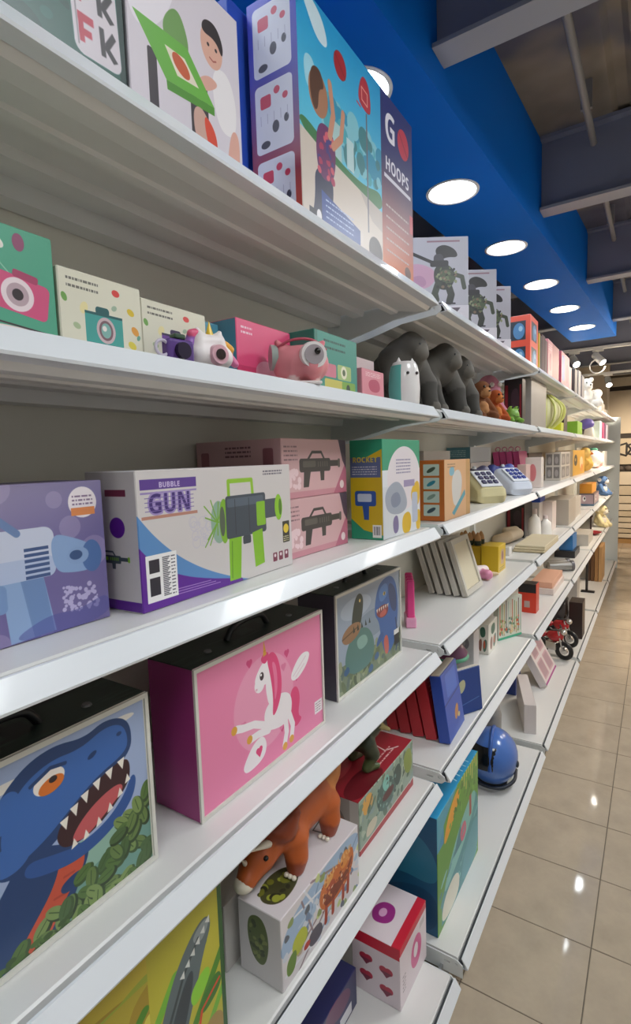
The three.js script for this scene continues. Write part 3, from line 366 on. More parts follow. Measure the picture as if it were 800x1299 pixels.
P.ranger = cell(300, 330, (g, w, h) => { // toy dinosaur soldier on white
  R(g, '#b8b6c0', 0, 0, w, h); R(g, '#94707e', 110, 18, 150, 8); CV(g, '#c99ab4', [[0, 150], [60, 116], [160, 160], [130, 244], [14, 250]]); CV(g, '#b586a4', [[30, 190], [90, 176], [114, 232], [40, 244]]); CV(g, '#2c2830', [[0, 60], [26, 70], [20, 110], [0, 116]]);
  LN(g, '#1d1b22', 15, [[20, 66], [170, 138]]); CV(g, '#2a2e28', [[136, 140], [204, 124], [246, 180], [214, 258], [146, 244]]); CV(g, '#48563a', [[150, 166], [214, 150], [252, 200], [196, 236]]); CV(g, '#1c191e', [[142, 58], [186, 34], [240, 60], [254, 100], [204, 96], [166, 112]]); CV(g, '#3c3842', [[136, 84], [182, 76], [192, 136], [146, 146]]); RR(g, '#1d1b22', 124, 112, 84, 30, 9);
  LN(g, '#333a2e', 30, [[158, 226], [144, 268], [150, 298]]); LN(g, '#23281f', 32, [[208, 236], [220, 276], [212, 308]]); LN(g, '#39412f', 20, [[224, 176], [270, 192], [280, 244]]); speck(g, ['#66734c', '#1c2018', '#77604a', '#8d936e'], 146, 146, 96, 110, 34, 3, 9); LN(g, '#1d1b22', 8, [[130, 316], [236, 318]]);
});
P.rangerLow = cell(300, 90, (g, w, h) => { R(g, '#dcd6dd', 0, 0, w, h); R(g, '#b04a68', 10, 12, 200, 18); PG(g, '#5b4a56', [[150, 8], [260, 8], [230, 34], [170, 34]]); R(g, '#a88f9a', 20, 50, 240, 8); });
P.camGreen = cell(300, 260, (g, w, h) => { R(g, '#4fa183', 0, 0, w, h); LN(g, '#8cc4a8', 3, [[120, 40], [220, 140]]); O(g, '#e9e2dc', 150, 40, 34, 16, 0.4); O(g, '#8e4a6a', 216, 34, 14, 20); g.save(); g.translate(200, 150); g.rotate(0.15); RR(g, '#d0507c', -90, -40, 170, 84, 14); RR(g, '#a83c62', -10, -54, 60, 18, 6); O(g, '#e9d8dc', 6, 2, 38); O(g, '#b9a0a8', 6, 2, 26); O(g, '#2c2026', 6, 2, 13); g.restore(); CV(g, '#e9d6d2', [[60, 240], [160, 222], [300, 236], [300, 260], [60, 260]]); LN(g, '#3b2a30', 4, [[60, 236], [160, 220], [300, 234]]); });
function camPrint(body, dark, lens) { return (g, w, h) => { R(g, '#dcd8c4', 0, 0, w, h); fine(g, '#6d6a60', 30, 26, 120, 2, 22, 8); for (const [c, x, y, a] of [['#d8413c', 220, 40, 16], ['#d8b92c', 280, 90, 16], ['#e09a3c', 296, 150, 18], ['#6ea04c', 20, 90, 14], ['#d8413c', 46, 226, 12], ['#a8b890', 60, 170, 14], ['#5f9a86', 310, 170, 10], ['#e6d9a0', 90, 110, 20], ['#dccb4c', 280, 200, 18], ['#9fb39a', 210, 90, 12]]) O(g, c, x, y, a, a * 0.7, x); RR(g, body, 92, 116, 150, 104, 10); RR(g, dark, 134, 96, 54, 26, 10); R(g, dark, 92, 116, 150, 8); R(g, dark, 92, 212, 150, 8); O(g, '#c8b0b4', 172, 168, 38, 42); O(g, '#7a5a62', 172, 168, 28, 32); O(g, lens, 172, 168, 20, 24); O(g, '#e8e0da', 166, 162, 9); }; }
P.camTeal = cell(330, 250, camPrint('#3f9c94', '#235a5c', '#7fb0a8')); P.camPurple = cell(330, 250, camPrint('#6a3a96', '#33264a', '#5c3a72'));
P.pigFront = cell(320, 190, (g, w, h) => { R(g, '#e0507c', 0, 0, w, h); R(g, '#c83c66', 0, 130, w, 60); fine(g, '#f2c4d2', 26, 20, 60, 2, 14, 6); O(g, '#f2dfe4', 250, 120, 40, 30); O(g, '#f0a0b8', 160, 140, 60, 34); });
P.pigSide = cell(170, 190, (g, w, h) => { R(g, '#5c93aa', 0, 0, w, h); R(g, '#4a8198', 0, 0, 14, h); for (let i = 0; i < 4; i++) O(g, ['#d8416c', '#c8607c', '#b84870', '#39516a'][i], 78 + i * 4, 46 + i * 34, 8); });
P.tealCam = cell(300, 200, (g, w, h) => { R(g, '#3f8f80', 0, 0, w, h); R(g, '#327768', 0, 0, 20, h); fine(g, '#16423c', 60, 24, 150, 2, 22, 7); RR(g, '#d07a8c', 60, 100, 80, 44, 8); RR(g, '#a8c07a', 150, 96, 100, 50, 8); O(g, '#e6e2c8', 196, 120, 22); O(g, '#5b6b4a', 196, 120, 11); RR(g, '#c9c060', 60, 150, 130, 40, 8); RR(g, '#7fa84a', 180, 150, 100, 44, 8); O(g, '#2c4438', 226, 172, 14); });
P.jungle = cell(520, 400, (g, w, h) => { // yellow green dinosaur carton
  R(g, '#c8b53c', 0, 0, w, h); for (let i = 0; i < 46; i++) CV(g, ['#a88e2c', '#d8cc58', '#b8a838', '#9fae3c'][i % 4], [[rnd() * w, rnd() * h], [rnd() * w, rnd() * h], [rnd() * w, rnd() * h]]);
  R(g, '#c0b83a', 330, 0, 190, h); for (let i = 0; i < 9; i++) LN(g, ['#4f8a2a', '#76b83a', '#2f6a24'][i % 3], 16 + rnd() * 14, [[i * 70 - 80, h], [i * 70 + 30, 250 - rnd() * 60], [i * 70 + 110, 100 + rnd() * 80]]);
  CV(g, '#5f6e72', [[330, 250], [380, 120], [430, 60], [470, 40], [490, 70], [460, 130], [430, 220], [380, 340], [330, 380]]); CV(g, '#8f9a9c', [[430, 70], [470, 46], [484, 66], [456, 100]]); LN(g, '#3b4549', 7, [[360, 230], [410, 130], [450, 80]]); CV(g, '#39434a', [[360, 250], [420, 130], [440, 150], [390, 300]]); for (let i = 0; i < 6; i++) PG(g, '#d8dcd8', [[400 + i * 14, 130 - i * 14], [412 + i * 14, 120 - i * 14], [412 + i * 14, 140 - i * 14]]);
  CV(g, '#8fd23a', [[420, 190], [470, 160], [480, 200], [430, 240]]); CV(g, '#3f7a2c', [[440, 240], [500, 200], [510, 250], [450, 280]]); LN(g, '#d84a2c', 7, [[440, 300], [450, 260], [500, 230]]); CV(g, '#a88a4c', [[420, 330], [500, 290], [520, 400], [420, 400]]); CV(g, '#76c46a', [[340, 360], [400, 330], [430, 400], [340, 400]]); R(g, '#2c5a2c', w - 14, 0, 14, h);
});
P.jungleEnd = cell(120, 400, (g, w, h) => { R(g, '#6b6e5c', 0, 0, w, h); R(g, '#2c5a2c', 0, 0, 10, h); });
P.tricFront = cell(420, 214, (g, w, h) => { R(g, '#dcd6d8', 0, 0, w, h); CV(g, '#9fb8d4', [[0, 60], [120, 10], [420, 0], [420, 90], [200, 80], [0, 140]]); for (let i = 0; i < 16; i++) LN(g, ['#b6c8dc', '#7f98b8', '#e3e4ea', '#8f7a80'][i % 4], 7, [[rnd() * w, rnd() * h], [rnd() * w, rnd() * h]]); for (let i = 0; i < 46; i++) { const x = rnd() * w, y = rnd() * h; CV(g, ['#a9c0d8', '#6f86a6', '#cfd4de', '#8a9a5c', '#b8a890', '#59606c', '#c3cf8a'][i % 7], [[x, y], [x + 10 + rnd() * 26, y - 12], [x + 30, y + 8 + rnd() * 12], [x + 6, y + 14]]); } CV(g, '#c86a2c', [[190, 60], [250, 40], [330, 60], [380, 40], [390, 100], [340, 150], [220, 150], [180, 110]]); CV(g, '#a8401f', [[220, 80], [270, 70], [280, 130], [230, 140]]); CV(g, '#d88a3a', [[300, 40], [350, 30], [360, 80], [310, 90]]); for (const x of [220, 260, 320, 350]) LN(g, '#a8401f', 16, [[x, 130], [x - 6, 180]]); for (const x of [214, 256, 316]) PG(g, '#e8dccb', [[x - 8, 96], [x + 6, 92], [x - 14, 116]]); CV(g, '#7d2f18', [[200, 104], [240, 96], [330, 110], [380, 70], [372, 104], [300, 140], [220, 140]]); CV(g, '#e0a050', [[206, 62], [250, 50], [270, 66], [226, 82]]); for (let i = 0; i < 10; i++) PG(g, '#e6b070', [[210 + i * 16, 60 - (i % 3) * 6], [222 + i * 16, 58], [214 + i * 16, 40 - (i % 2) * 8]]); speck(g, ['#8a3a1c', '#e0985a', '#6d2a16'], 200, 60, 180, 80, 40, 2, 6); CV(g, '#b9bf3a', [[40, 110], [100, 90], [130, 140], [60, 170]]); CV(g, '#6a8a3a', [[20, 140], [70, 130], [60, 190], [20, 190]]); CV(g, '#5a5560', [[120, 150], [190, 150], [200, 200], [130, 200]]); O(g, '#b83a2c', 116, 170, 16, 10); });
P.tricSide = cell(150, 214, (g, w, h) => { R(g, '#dcd6d8', 0, 0, w, h); CV(g, '#5d6b3a', [[40, 30], [90, 20], [110, 90], [90, 170], [50, 160], [30, 90]]); speck(g, ['#3f4a2a', '#7f8a4c'], 40, 40, 60, 110, 22, 3, 9); });
P.tricTop = cell(300, 120, (g, w, h) => { R(g, '#dcd6d8', 0, 0, w, h); CV(g, '#4a4a2c', [[10, 50], [60, 20], [120, 40], [110, 90], [30, 100]]); speck(g, ['#7a7a2c', '#2f2f20', '#9aa03a'], 20, 36, 80, 50, 18, 4, 10); LN(g, '#555', 3, [[230, 30], [270, 24], [276, 60], [236, 66], [230, 30]]); });
P.rexFront = cell(460, 194, (g, w, h) => { R(g, '#a8262f', 0, 0, w, h); PG(g, '#8fa392', [[0, 0], [w, 0], [w, 160], [0, 172]]); CV(g, '#d9a24c', [[10, 20], [90, 0], [110, 60], [40, 80]]); for (let i = 0; i < 60; i++) O(g, ['#6f8a76', '#a9b8a4', '#56705c', '#8aa0a0'][i % 4], rnd() * w, rnd() * 158, 8 + rnd() * 18, 5 + rnd() * 10, rnd() * 3); for (let i = 0; i < 40; i++) { const x = rnd() * w, y = rnd() * 150; LN(g, ['#4c6450', '#b8c4ae', '#7a8f86', '#3d5244', '#9a8a5c'][i % 5], 3 + rnd() * 6, [[x, y], [x + rnd() * 40 - 10, y - 10 - rnd() * 26]]); } CV(g, '#4b6a63', [[120, 60], [190, 20], [260, 40], [300, 100], [240, 150], [150, 130]]); CV(g, '#7fc0b4', [[170, 30], [230, 10], [240, 70], [200, 80]]); CV(g, '#39504a', [[260, 40], [330, 20], [350, 90], [300, 120]]); for (let i = 0; i < 7; i++) PG(g, '#e3dccb', [[180 + i * 13, 84], [190 + i * 13, 82], [184 + i * 13, 100]]); speck(g, ['#2f4440', '#6f968c', '#8fb0a4'], 130, 30, 160, 100, 34, 2, 8); CV(g, '#5c2a2a', [[170, 84], [230, 76], [280, 84], [262, 110], [190, 112]]); CV(g, '#8a9a4c', [[360, 20], [440, 10], [450, 120], [380, 110]]); CV(g, '#c8c0a8', [[60, 110], [140, 120], [120, 160], [40, 160]]); LN(g, '#e6d9cf', 3, [[0, 172], [w, 160]]); });
P.rexTop = cell(300, 150, (g, w, h) => { R(g, '#a02030', 0, 0, w, h); CV(g, '#c23a48', [[30, 30], [150, 20], [140, 70], [40, 80]]); LN(g, '#e8d0cc', 4, [[200, 40], [230, 70], [216, 110], [250, 130]]); fine(g, '#d9a6a4', 150, 110, 90, 2, 12, 4); CV(g, '#6c1420', [[0, 100], [120, 90], [160, 150], [0, 150]]); });
P.rexSide = cell(180, 194, (g, w, h) => { R(g, '#948b84', 0, 0, w, h); CV(g, '#6f655e', [[60, 50], [120, 30], [150, 110], [80, 150]]); R(g, '#b8b2ab', w - 28, 0, 28, h); CV(g, '#8a5a48', [[100, 60], [140, 70], [130, 130], [100, 120]]); });
P.seaFront = cell(440, 410, (g, w, h) => { R(g, '#5f9a2f', 0, 0, w, h); R(g, '#2f8fb8', 0, 0, 60, 120); PG(g, '#4aa0b8', [[0, 0], [200, 0], [60, 60], [0, 120]]); for (let i = 0; i < 8; i++) LN(g, '#d9c86a', 7, [[250 + i * 24, 0], [246 + i * 24, 20 + (i % 3) * 24]]); CV(g, '#e8a21f', [[60, 110], [120, 40], [210, 10], [230, 50], [140, 110], [70, 140]]); CV(g, '#3f8f96', [[0, 330], [120, 250], [280, 200], [440, 110], [440, 410], [0, 410]]); CV(g, '#7fc0b8', [[40, 300], [180, 180], [380, 110], [420, 170], [300, 250], [120, 300]]); PG(g, '#3c7f8a', [[150, 240], [230, 160], [240, 240]]); CV(g, '#d0607c', [[220, 190], [280, 170], [300, 230], [240, 250]]); R(g, '#a84a3c', 330, 120, 24, 80); for (let i = 0; i < 26; i++) { const x = rnd() * w, y = 200 + rnd() * 200; O(g, ['#6fb4b4', '#3a7f8c', '#58a0a4', '#88c4bc'][i % 4], x, y, 10 + rnd() * 26, 3 + rnd() * 5, -0.4); } for (let i = 0; i < 30; i++) { const x = 120 + rnd() * 310, y = 20 + rnd() * 100; O(g, ['#4f8427', '#74ac40', '#3f7220'][i % 3], x, y, 8 + rnd() * 14, 4 + rnd() * 5, rnd() * 3); } CV(g, '#e6e3d2', [[30, 400], [50, 320], [160, 300], [220, 340], [200, 410]]); CV(g, '#5f9a2f', [[0, 330], [40, 320], [36, 410], [0, 410]]); CV(g, '#4f9aa6', [[260, 300], [440, 220], [440, 410], [230, 410]]); });
P.seaSide = cell(200, 410, (g, w, h) => { R(g, '#18587f', 0, 0, w, h); CV(g, '#2a7898', [[0, 120], [120, 60], [200, 140], [200, 240], [60, 220], [0, 260]]); CV(g, '#134a70', [[0, 280], [200, 240], [200, 410], [0, 410]]); });
P.seaTop = cell(400, 160, (g, w, h) => { R(g, '#2b9bd0', 0, 0, w, h); for (let i = 0; i < 5; i++) LN(g, '#bfe2ee', 4, [[200 + i * 30, 150], [210 + i * 30, 130 - i * 8]]); CV(g, '#1f78b0', [[60, 60], [140, 50], [130, 110], [70, 110]]); });
P.wrFront = cell(220, 210, (g, w, h) => { R(g, '#e4d6dc', 0, 0, w, h); R(g, '#cc1f38', 0, 0, w, 26); O(g, '#d85a94', 130, 110, 44, 52); O(g, '#f0e6ea', 126, 104, 18, 24); fine(g, '#8c7a80', 20, 110, 24, 5, 12, 4); R(g, '#c9bcc0', 160, 40, 40, 20); });
P.wrSide = cell(170, 210, (g, w, h) => { R(g, '#e4d6dc', 0, 0, w, h); R(g, '#cc1f38', 0, 0, w, 40); for (const [x, y] of [[50, 84], [120, 96], [50, 142], [120, 160]]) { O(g, '#b32a44', x - 8, y, 14, 12); O(g, '#b32a44', x + 10, y, 14, 12); PG(g, '#7a2a44', [[x - 20, y + 4], [x + 22, y + 4], [x + 2, y + 24]]); } });
P.wrTop = cell(220, 170, (g, w, h) => { R(g, '#e4d6dc', 0, 0, w, h); R(g, '#cc1f38', 0, h - 30, w, 30); CV(g, '#9c2a82', [[50, 50], [100, 26], [146, 50], [140, 100], [70, 110]]); O(g, '#e0a8d0', 100, 66, 18, 13); });
P.darkPack = cell(260, 180, (g, w, h) => { R(g, '#262a5a', 0, 0, w, h); CV(g, '#6a3a5c', [[80, 0], [200, 0], [240, 90], [150, 110]]); CV(g, '#3f5a9a', [[20, 60], [90, 40], [120, 150], [30, 160]]); R(g, '#dcdce2', 170, 120, 60, 50); });
P.phoneBox = cell(150, 120, (g, w, h) => { R(g, '#4f7f8c', 0, 0, w, h); fine(g, '#a8c4c8', 20, 24, 100, 4, 14, 6); });
P.pinkEgg = cell(100, 190, (g, w, h) => { R(g, '#f0e2da', 0, 0, w, h); O(g, '#e88a8e', 46, 96, 22, 54); });
P.yellowKit = cell(340, 180, (g, w, h) => { R(g, '#e0a838', 0, 0, w, h); O(g, '#2b2620', 70, 72, 44, 40); O(g, '#e6c05c', 66, 68, 12); CV(g, '#f0d8a8', [[180, 60], [260, 40], [300, 120], [200, 150]]); CV(g, '#e88a4c', [[220, 110], [280, 100], [270, 160], [220, 160]]); });
P.grid = cell(180, 160, (g, w, h) => { R(g, '#d9cfc2', 0, 0, w, h); for (const [x, y] of [[16, 12], [98, 12], [16, 84], [98, 84]]) { R(g, '#8a827c', x, y, 66, 62); O(g, '#b3a9a4', x + 33, y + 34, 20); } });
P.pencils = cell(230, 260, (g, w, h) => { R(g, '#cfd2c6', 0, 0, w, h); for (let i = 0; i < 11; i++) { R(g, ['#c06a4a', '#7f9a6a', '#b8a06a', '#6a5a54', '#a8b8b0', '#c8c0b0'][i % 6], 10 + i * 20, 16 + (i % 3) * 10, 9, 200); } for (let i = 0; i < 60; i++) O(g, ['#c9603f', '#8aa06a', '#d8c090', '#5d7a6a'][i % 4], 10 + rnd() * 210, 130 + rnd() * 100, 4 + rnd() * 7); R(g, '#3fae86', 0, h - 16, w, 16); });
P.yellowEnd = cell(120, 110, (g, w, h) => { R(g, '#d8b420', 0, 0, w, h); RR(g, '#c9a890', 44, 20, 44, 60, 8); O(g, '#8a5a6a', 66, 46, 14, 18); fine(g, '#7a6410', 20, 90, 80, 2, 8, 3); });
P.orangeBlock = cell(130, 170, (g, w, h) => { R(g, '#1f1c20', 0, 0, w, 52); R(g, '#d83a1f', 0, 52, w, h - 52); R(g, '#b8a098', 44, 100, 40, 38); });
P.packCard = cell(170, 150, (g, w, h) => { R(g, '#dfdcd2', 0, 0, w, h); CV(g, '#2f5f4a', [[40, 20], [120, 10], [130, 60], [60, 70]]); CV(g, '#8a5a4a', [[30, 80], [80, 70], [70, 140], [30, 130]]); CV(g, '#4a6a5a', [[90, 80], [150, 70], [140, 130], [90, 140]]); O(g, '#b5502f', 110, 100, 14, 20); });
P.circleBox = cell(90, 160, (g, w, h) => { R(g, '#c4c1c4', 0, 0, w, h); O(g, '#86818a', 46, 44, 26); O(g, '#a6a2a8', 46, 44, 12); });
P.blackPrint = cell(140, 240, (g, w, h) => { R(g, '#1b1719', 0, 0, w, h); R(g, '#8a1c28', 8, 30, 22, 190); CV(g, '#3a2a34', [[50, 60], [110, 40], [120, 150], [60, 160]]); R(g, '#8a1c28', 118, 30, 14, 190); fine(g, '#4a3a40', 40, 190, 60, 3, 10, 4); });
P.blueBook = cell(200, 160, (g, w, h) => { R(g, '#1c3f86', 0, 0, w, h); CV(g, '#b8b890', [[40, 50], [90, 30], [100, 60], [60, 90]]); LN(g, '#4a70b0', 3, [[20, 130], [180, 110]]); });
P.blueTall = cell(140, 240, (g, w, h) => { R(g, '#2f56b8', 0, 0, w, h); RR(g, '#4a72cc', 30, 14, 90, 80, 8); LN(g, '#1d3a86', 6, [[0, 108], [w, 100]]); O(g, '#c88a4a', 84, 170, 14, 26, 0.5); O(g, '#d8c07a', 100, 190, 9); });
P.redBook = cell(140, 240, (g, w, h) => { R(g, '#b0202c', 0, 0, w, h); for (let i = 0; i < 6; i++) R(g, '#c8603a', 20 + i * 20, 130 + (i % 3) * 14, 7, 60); fine(g, '#d87a6a', 20, 40, 100, 4, 16, 6); });
P.pinkWin = cell(220, 200, (g, w, h) => { R(g, '#ded3d2', 0, 0, w, h); for (const [x, y, a, b] of [[20, 20, 80, 70], [120, 20, 80, 70], [20, 104, 80, 76], [120, 104, 80, 76]]) { RR(g, '#c9a4ac', x, y, a, b, 8); RR(g, '#b4939c', x + 8, y + 8, a - 16, b - 16, 6); } R(g, '#a83a8a', 0, h - 10, w, 10); });
P.coral = cell(150, 250, (g, w, h) => { R(g, '#e8573f', 0, 0, w, h); for (const y of [26, 140]) { R(g, '#26303f', 22, y, 100, 84); O(g, '#4f86b8', 82, y + 44, 34, 36); O(g, '#9cc4dc', 92, y + 34, 12); } });
P.pinkBook = cell(120, 230, (g, w, h) => { R(g, '#d88a96', 0, 0, w, h); CV(g, '#b84a66', [[30, 80], [90, 60], [100, 160], [40, 170]]); fine(g, '#f0d0d4', 20, 24, 80, 3, 12, 5); });
P.bluePink = cell(180, 230, (g, w, h) => { R(g, '#d86a86', 0, 0, w, h); RR(g, '#3f6fc8', 10, 20, 60, 150, 20); CV(g, '#c8486a', [[90, 60], [160, 50], [160, 160], [100, 180]]); });
P.frame = cell(260, 140, (g, w, h) => { R(g, '#6f6468', 0, 0, w, h); R(g, '#b39aa0', 16, 16, w - 32, h - 40); O(g, '#e8e6e6', 90, 60, 30); O(g, '#2a2a30', 96, 56, 14); R(g, '#5f7f9a', 0, h - 22, w, 22); });
P.phones = cell(128, 128, (g, w, h) => { R(g, '#eef0f6', 0, 0, w, h); for (let i = 0; i < 3; i++) for (let j = 0; j < 3; j++) { RR(g, '#4d4a6e', 16 + i * 34, 16 + j * 34, 24, 24, 7); RR(g, '#3a3858', 20 + i * 34, 22 + j * 34, 16, 15, 5); } });

// ---------------------------------------------------------------- goods
const [, Y1, Y2, Y3, Y4, Y5, Y6] = HS, E = 0.0006;
const clear = new THREE.MeshPhysicalMaterial({ color: 0xffffff, roughness: 0.12, transmission: 1, thickness: 0, ior: 1.3 });
// --- top shelf
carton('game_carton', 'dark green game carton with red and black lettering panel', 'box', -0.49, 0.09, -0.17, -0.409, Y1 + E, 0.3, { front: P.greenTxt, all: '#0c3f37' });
carton('play_table_carton', 'white carton showing a boy at a green play table', 'box', -0.49, 0.1, -0.413, -0.598, Y1 + E, 0.212, { front: P.table, all: '#d5ced6' });
{
  carton('hoop_carton', 'tall blue and orange basketball hoop carton with child throwing a ball', 'box', -0.49, 0.1, -0.745, -1.205, Y1 + E, 0.37, { front: P.hoopFront, near: P.hoopSide, all: '#24307c' });
}
carton('hoop_carton', 'second plain blue carton standing behind the basketball hoop carton', 'box', -0.6, 0.1, -0.71, -1.16, Y1 + E, 0.37, { all: '#2f58c8' });
{ // white figure cartons, turned towards the aisle end, each on a flat carton of its kind
  const spots = [[-1.66, 0.2, 'first white toy soldier dinosaur carton next to the hoop carton'], [-2.0, 0.2, 'white toy soldier dinosaur carton between two cartons of its kind'], [-2.22, 0.19, 'last white toy soldier dinosaur carton beside the coral box']];
  spots.forEach(([z, s, label], i) => {
    const turn = Math.PI / 2 * 0.63, x = -0.485 - 0.5 * s * 0.839 - 0.045, zz = z + 0.5 * s * 0.542 - 0.06;
    const lowH = 0.085 - i * 0.004;
    const place = (m) => { m.rotation.y = -turn; m.position.x = x; m.position.z = zz; return m; };
    place(carton('figure_carton_flat', ['flat white carton under the first soldier dinosaur carton', 'flat white carton under the middle soldier dinosaur carton', 'flat white carton under the last soldier dinosaur carton'][i], 'box', 0, 0.1, s / 2, -s / 2, Y1 + E, lowH, { front: P.rangerLow, all: '#d5cfd6' }, { group: 'flat cartons under the figure cartons' }));
    place(carton('figure_carton', label, 'box', 0, 0.09, s / 2, -s / 2, Y1 + 2 * E + lowH, 0.205, { front: P.ranger, all: '#d5cfd6' }, { group: 'white figure cartons on the top shelf' }));
  });
}
carton('goggle_box', 'coral red window box with two blue round windows', 'box', -0.5, 0.11, -2.6, -2.78, Y1 + E, 0.25, { near: P.coral, front: P.coral, all: '#e8573f' });
{
  const bk = [['yellow edged book upright beside the coral box', -2.82, 0.025, 0.205, '#d8b83a', '#d8b83a'], ['black covered book upright between yellow and plum books', -2.86, 0.045, 0.2, '#2a2428', '#2a2428'], ['dark plum tall book on the top shelf', -2.93, 0.085, 0.212, '#4a2c36', '#4a2c36'], ['grey brown book next to the pink books', -3.01, 0.06, 0.2, '#6a5054', '#6a5054']];
  for (const [l, z, t, h, a, b] of bk) carton('book', l, 'book', -0.5, 0.15, z + t / 2, z - t / 2, Y1 + E, h, { front: a, near: b, all: b }, { group: 'upright books on the top shelf', gloss: false });
}
carton('pink_book', 'pale pink boxed book with dark rose picture', 'book', -0.5, 0.15, -3.06, -3.2, Y1 + E, 0.22, { front: P.pinkBook, all: '#d88a96' });
carton('pink_book', 'rose red boxed book beside the pale pink one', 'book', -0.505, 0.15, -3.22, -3.46, Y1 + E, 0.225, { all: '#a83a54' });
carton('toy_box', 'pink box with a blue oval window on the top shelf', 'box', -0.5, 0.12, -3.52, -3.86, Y1 + E, 0.228, { front: P.bluePink, near: P.bluePink, all: '#c86a84' });
carton('toy_box', 'plain pale rose box beyond the blue oval window box', 'box', -0.51, 0.1, -3.9, -4.05, Y1 + E, 0.19, { all: '#cfa8aa' });
for (const [z, h, c, l] of [[-4.2, 0.2, '#5f5a5c', 'dark grey tall box beside the silver boxes'], [-4.4, 0.215, '#a9a4a6', 'silver grey tall box with clear edges'], [-4.62, 0.2, '#8f8a8e', 'grey tall box before the white plush']]) carton('grey_box', l, 'box', -0.5, 0.12, z + 0.07, z - 0.07, Y1 + E, h, { front: c, all: c });
{ const o = thing('plush_bear', 'white plush bear sitting at the far top shelf', 'plush toy', [-0.55, Y1 + 0.001, -5.25], 0.6); o.scale.setScalar(0.82); const w = '#ece6dc';
  mesh('body', blob([[0, 0.09, 0, 0.085, 0, 0.13, 0, 0.075, w], [0, 0.24, 0.01, 0.07, 0, 0.25, 0.02, 0.06, w], [-0.06, 0.3, 0, 0.025, -0.06, 0.3, 0, 0.025, w], [0.06, 0.3, 0, 0.025, 0.06, 0.3, 0, 0.025, w], [0.09, 0.14, 0.03, 0.03, 0.11, 0.06, 0.08, 0.03, w], [-0.09, 0.14, 0.03, 0.03, -0.11, 0.06, 0.08, 0.03, w], [0.06, 0.04, 0.06, 0.04, 0.08, 0.04, 0.13, 0.038, w], [-0.06, 0.04, 0.06, 0.04, -0.08, 0.04, 0.13, 0.038, w], [0, 0.225, 0.07, 0.03, 0, 0.225, 0.08, 0.025, '#f5f0e8']], { res: 36 }), PLUSH, o); mesh('nose', ball(0.009, 0, 0.235, 0.104), std(0x2a2422, 0.4), o); mesh('eye', ball(0.007, 0.028, 0.262, 0.075), std(0x1a1616, 0.2), o); mesh('eye', ball(0.007, -0.028, 0.262, 0.075), std(0x1a1616, 0.2), o); }
{ const o = thing('stuffed_globe', 'round clear globe with white stuffing at the far top shelf', 'globe', [-0.55, Y1, -5.75]); mesh('filling', blob([[0, 0.1, 0, 0.07, 0.02, 0.14, 0.02, 0.06, '#e8e2da'], [-0.05, 0.08, 0.03, 0.04, 0.05, 0.17, -0.02, 0.04, '#f0eae2']], { res: 30 }), PLUSH, o); mesh('foot_ring', cyl(0.07, 0.06, 0.03, 0, 0, 0), std(0xcfc8c0, 0.5), o); }
for (const [z, h, c, l] of [[-6.35, 0.17, '#b9b0a6', 'beige small carton far along the top shelf'], [-6.75, 0.14, '#98928c', 'taupe small carton far along the top shelf'], [-7.15, 0.1, '#c9c2b8', 'cream low carton at the end of the top shelf']]) carton('small_carton', l, 'box', -0.52, 0.12, z + 0.12, z - 0.12, Y1 + E, h, { all: c });

// --- second shelf
carton('camera_box', 'mint green box printed with a pink toy camera', 'box', -0.5, 0.08, -0.195, -0.3135, Y2 + E, 0.103, { front: P.camGreen, all: '#4a987c' });
carton('camera_box', 'cream box printed with a teal toy camera and fruit', 'box', -0.5, 0.08, -0.3165, -0.4165, Y2 + E, 0.081, { front: P.camTeal, all: '#d3ceb9' });
carton('camera_box', 'cream box printed with a purple toy camera', 'box', -0.505, 0.08, -0.4205, -0.525, Y2 + E, 0.075, { front: P.camPurple, all: '#cfcab6' });
{ const o = thing('toy_camera', 'white unicorn toy camera with yellow horn and rainbow mane', 'toy camera', [-0.482, Y2, -0.507], Math.PI / 2 - 0.25); o.scale.setScalar(0.74);
  const w = '#ece4e2';
  mesh('body', blob([[-0.022, 0.024, 0, 0.02, 0.022, 0.024, 0, 0.02, w], [-0.02, 0.045, 0, 0.014, 0.015, 0.048, 0, 0.014, w], [-0.02, 0.058, 0, 0.007, -0.024, 0.066, 0, 0.004, w], [0.016, 0.058, 0, 0.007, 0.02, 0.066, 0, 0.004, w]], { res: 36, k: 0.008 }), TOY, o);
  mesh('mane', blob([[0.036, 0.03, -0.004, 0.009, 0.05, 0.016, 0, 0.007, '#e07aa8'], [-0.034, 0.05, -0.004, 0.009, -0.042, 0.03, 0, 0.009, '#8f5ab0'], [-0.026, 0.06, -0.002, 0.008, -0.036, 0.058, 0, 0.007, '#e05a80'], [0.03, 0.046, 0, 0.008, 0.04, 0.04, 0, 0.008, '#e8a83c']], { res: 32, k: 0.004 }), TOY, o);
  const horn = new THREE.ConeGeometry(0.008, 0.028, 12); horn.translate(0, 0.07, 0); mesh('horn', horn, phy(0xe8c23a, 0.35), o);
  const L = new THREE.CylinderGeometry(0.016, 0.018, 0.01, 28); L.rotateX(Math.PI / 2); L.translate(0.004, 0.024, 0.021); const lm = mesh('lens_ring', L, phy(0xd9a9b4, 0.3), o); const L2 = new THREE.CylinderGeometry(0.009, 0.009, 0.004, 24); L2.rotateX(Math.PI / 2); L2.translate(0.004, 0.024, 0.026); mesh('lens_glass', L2, phy(0x2a1c1a, 0.08), lm); }
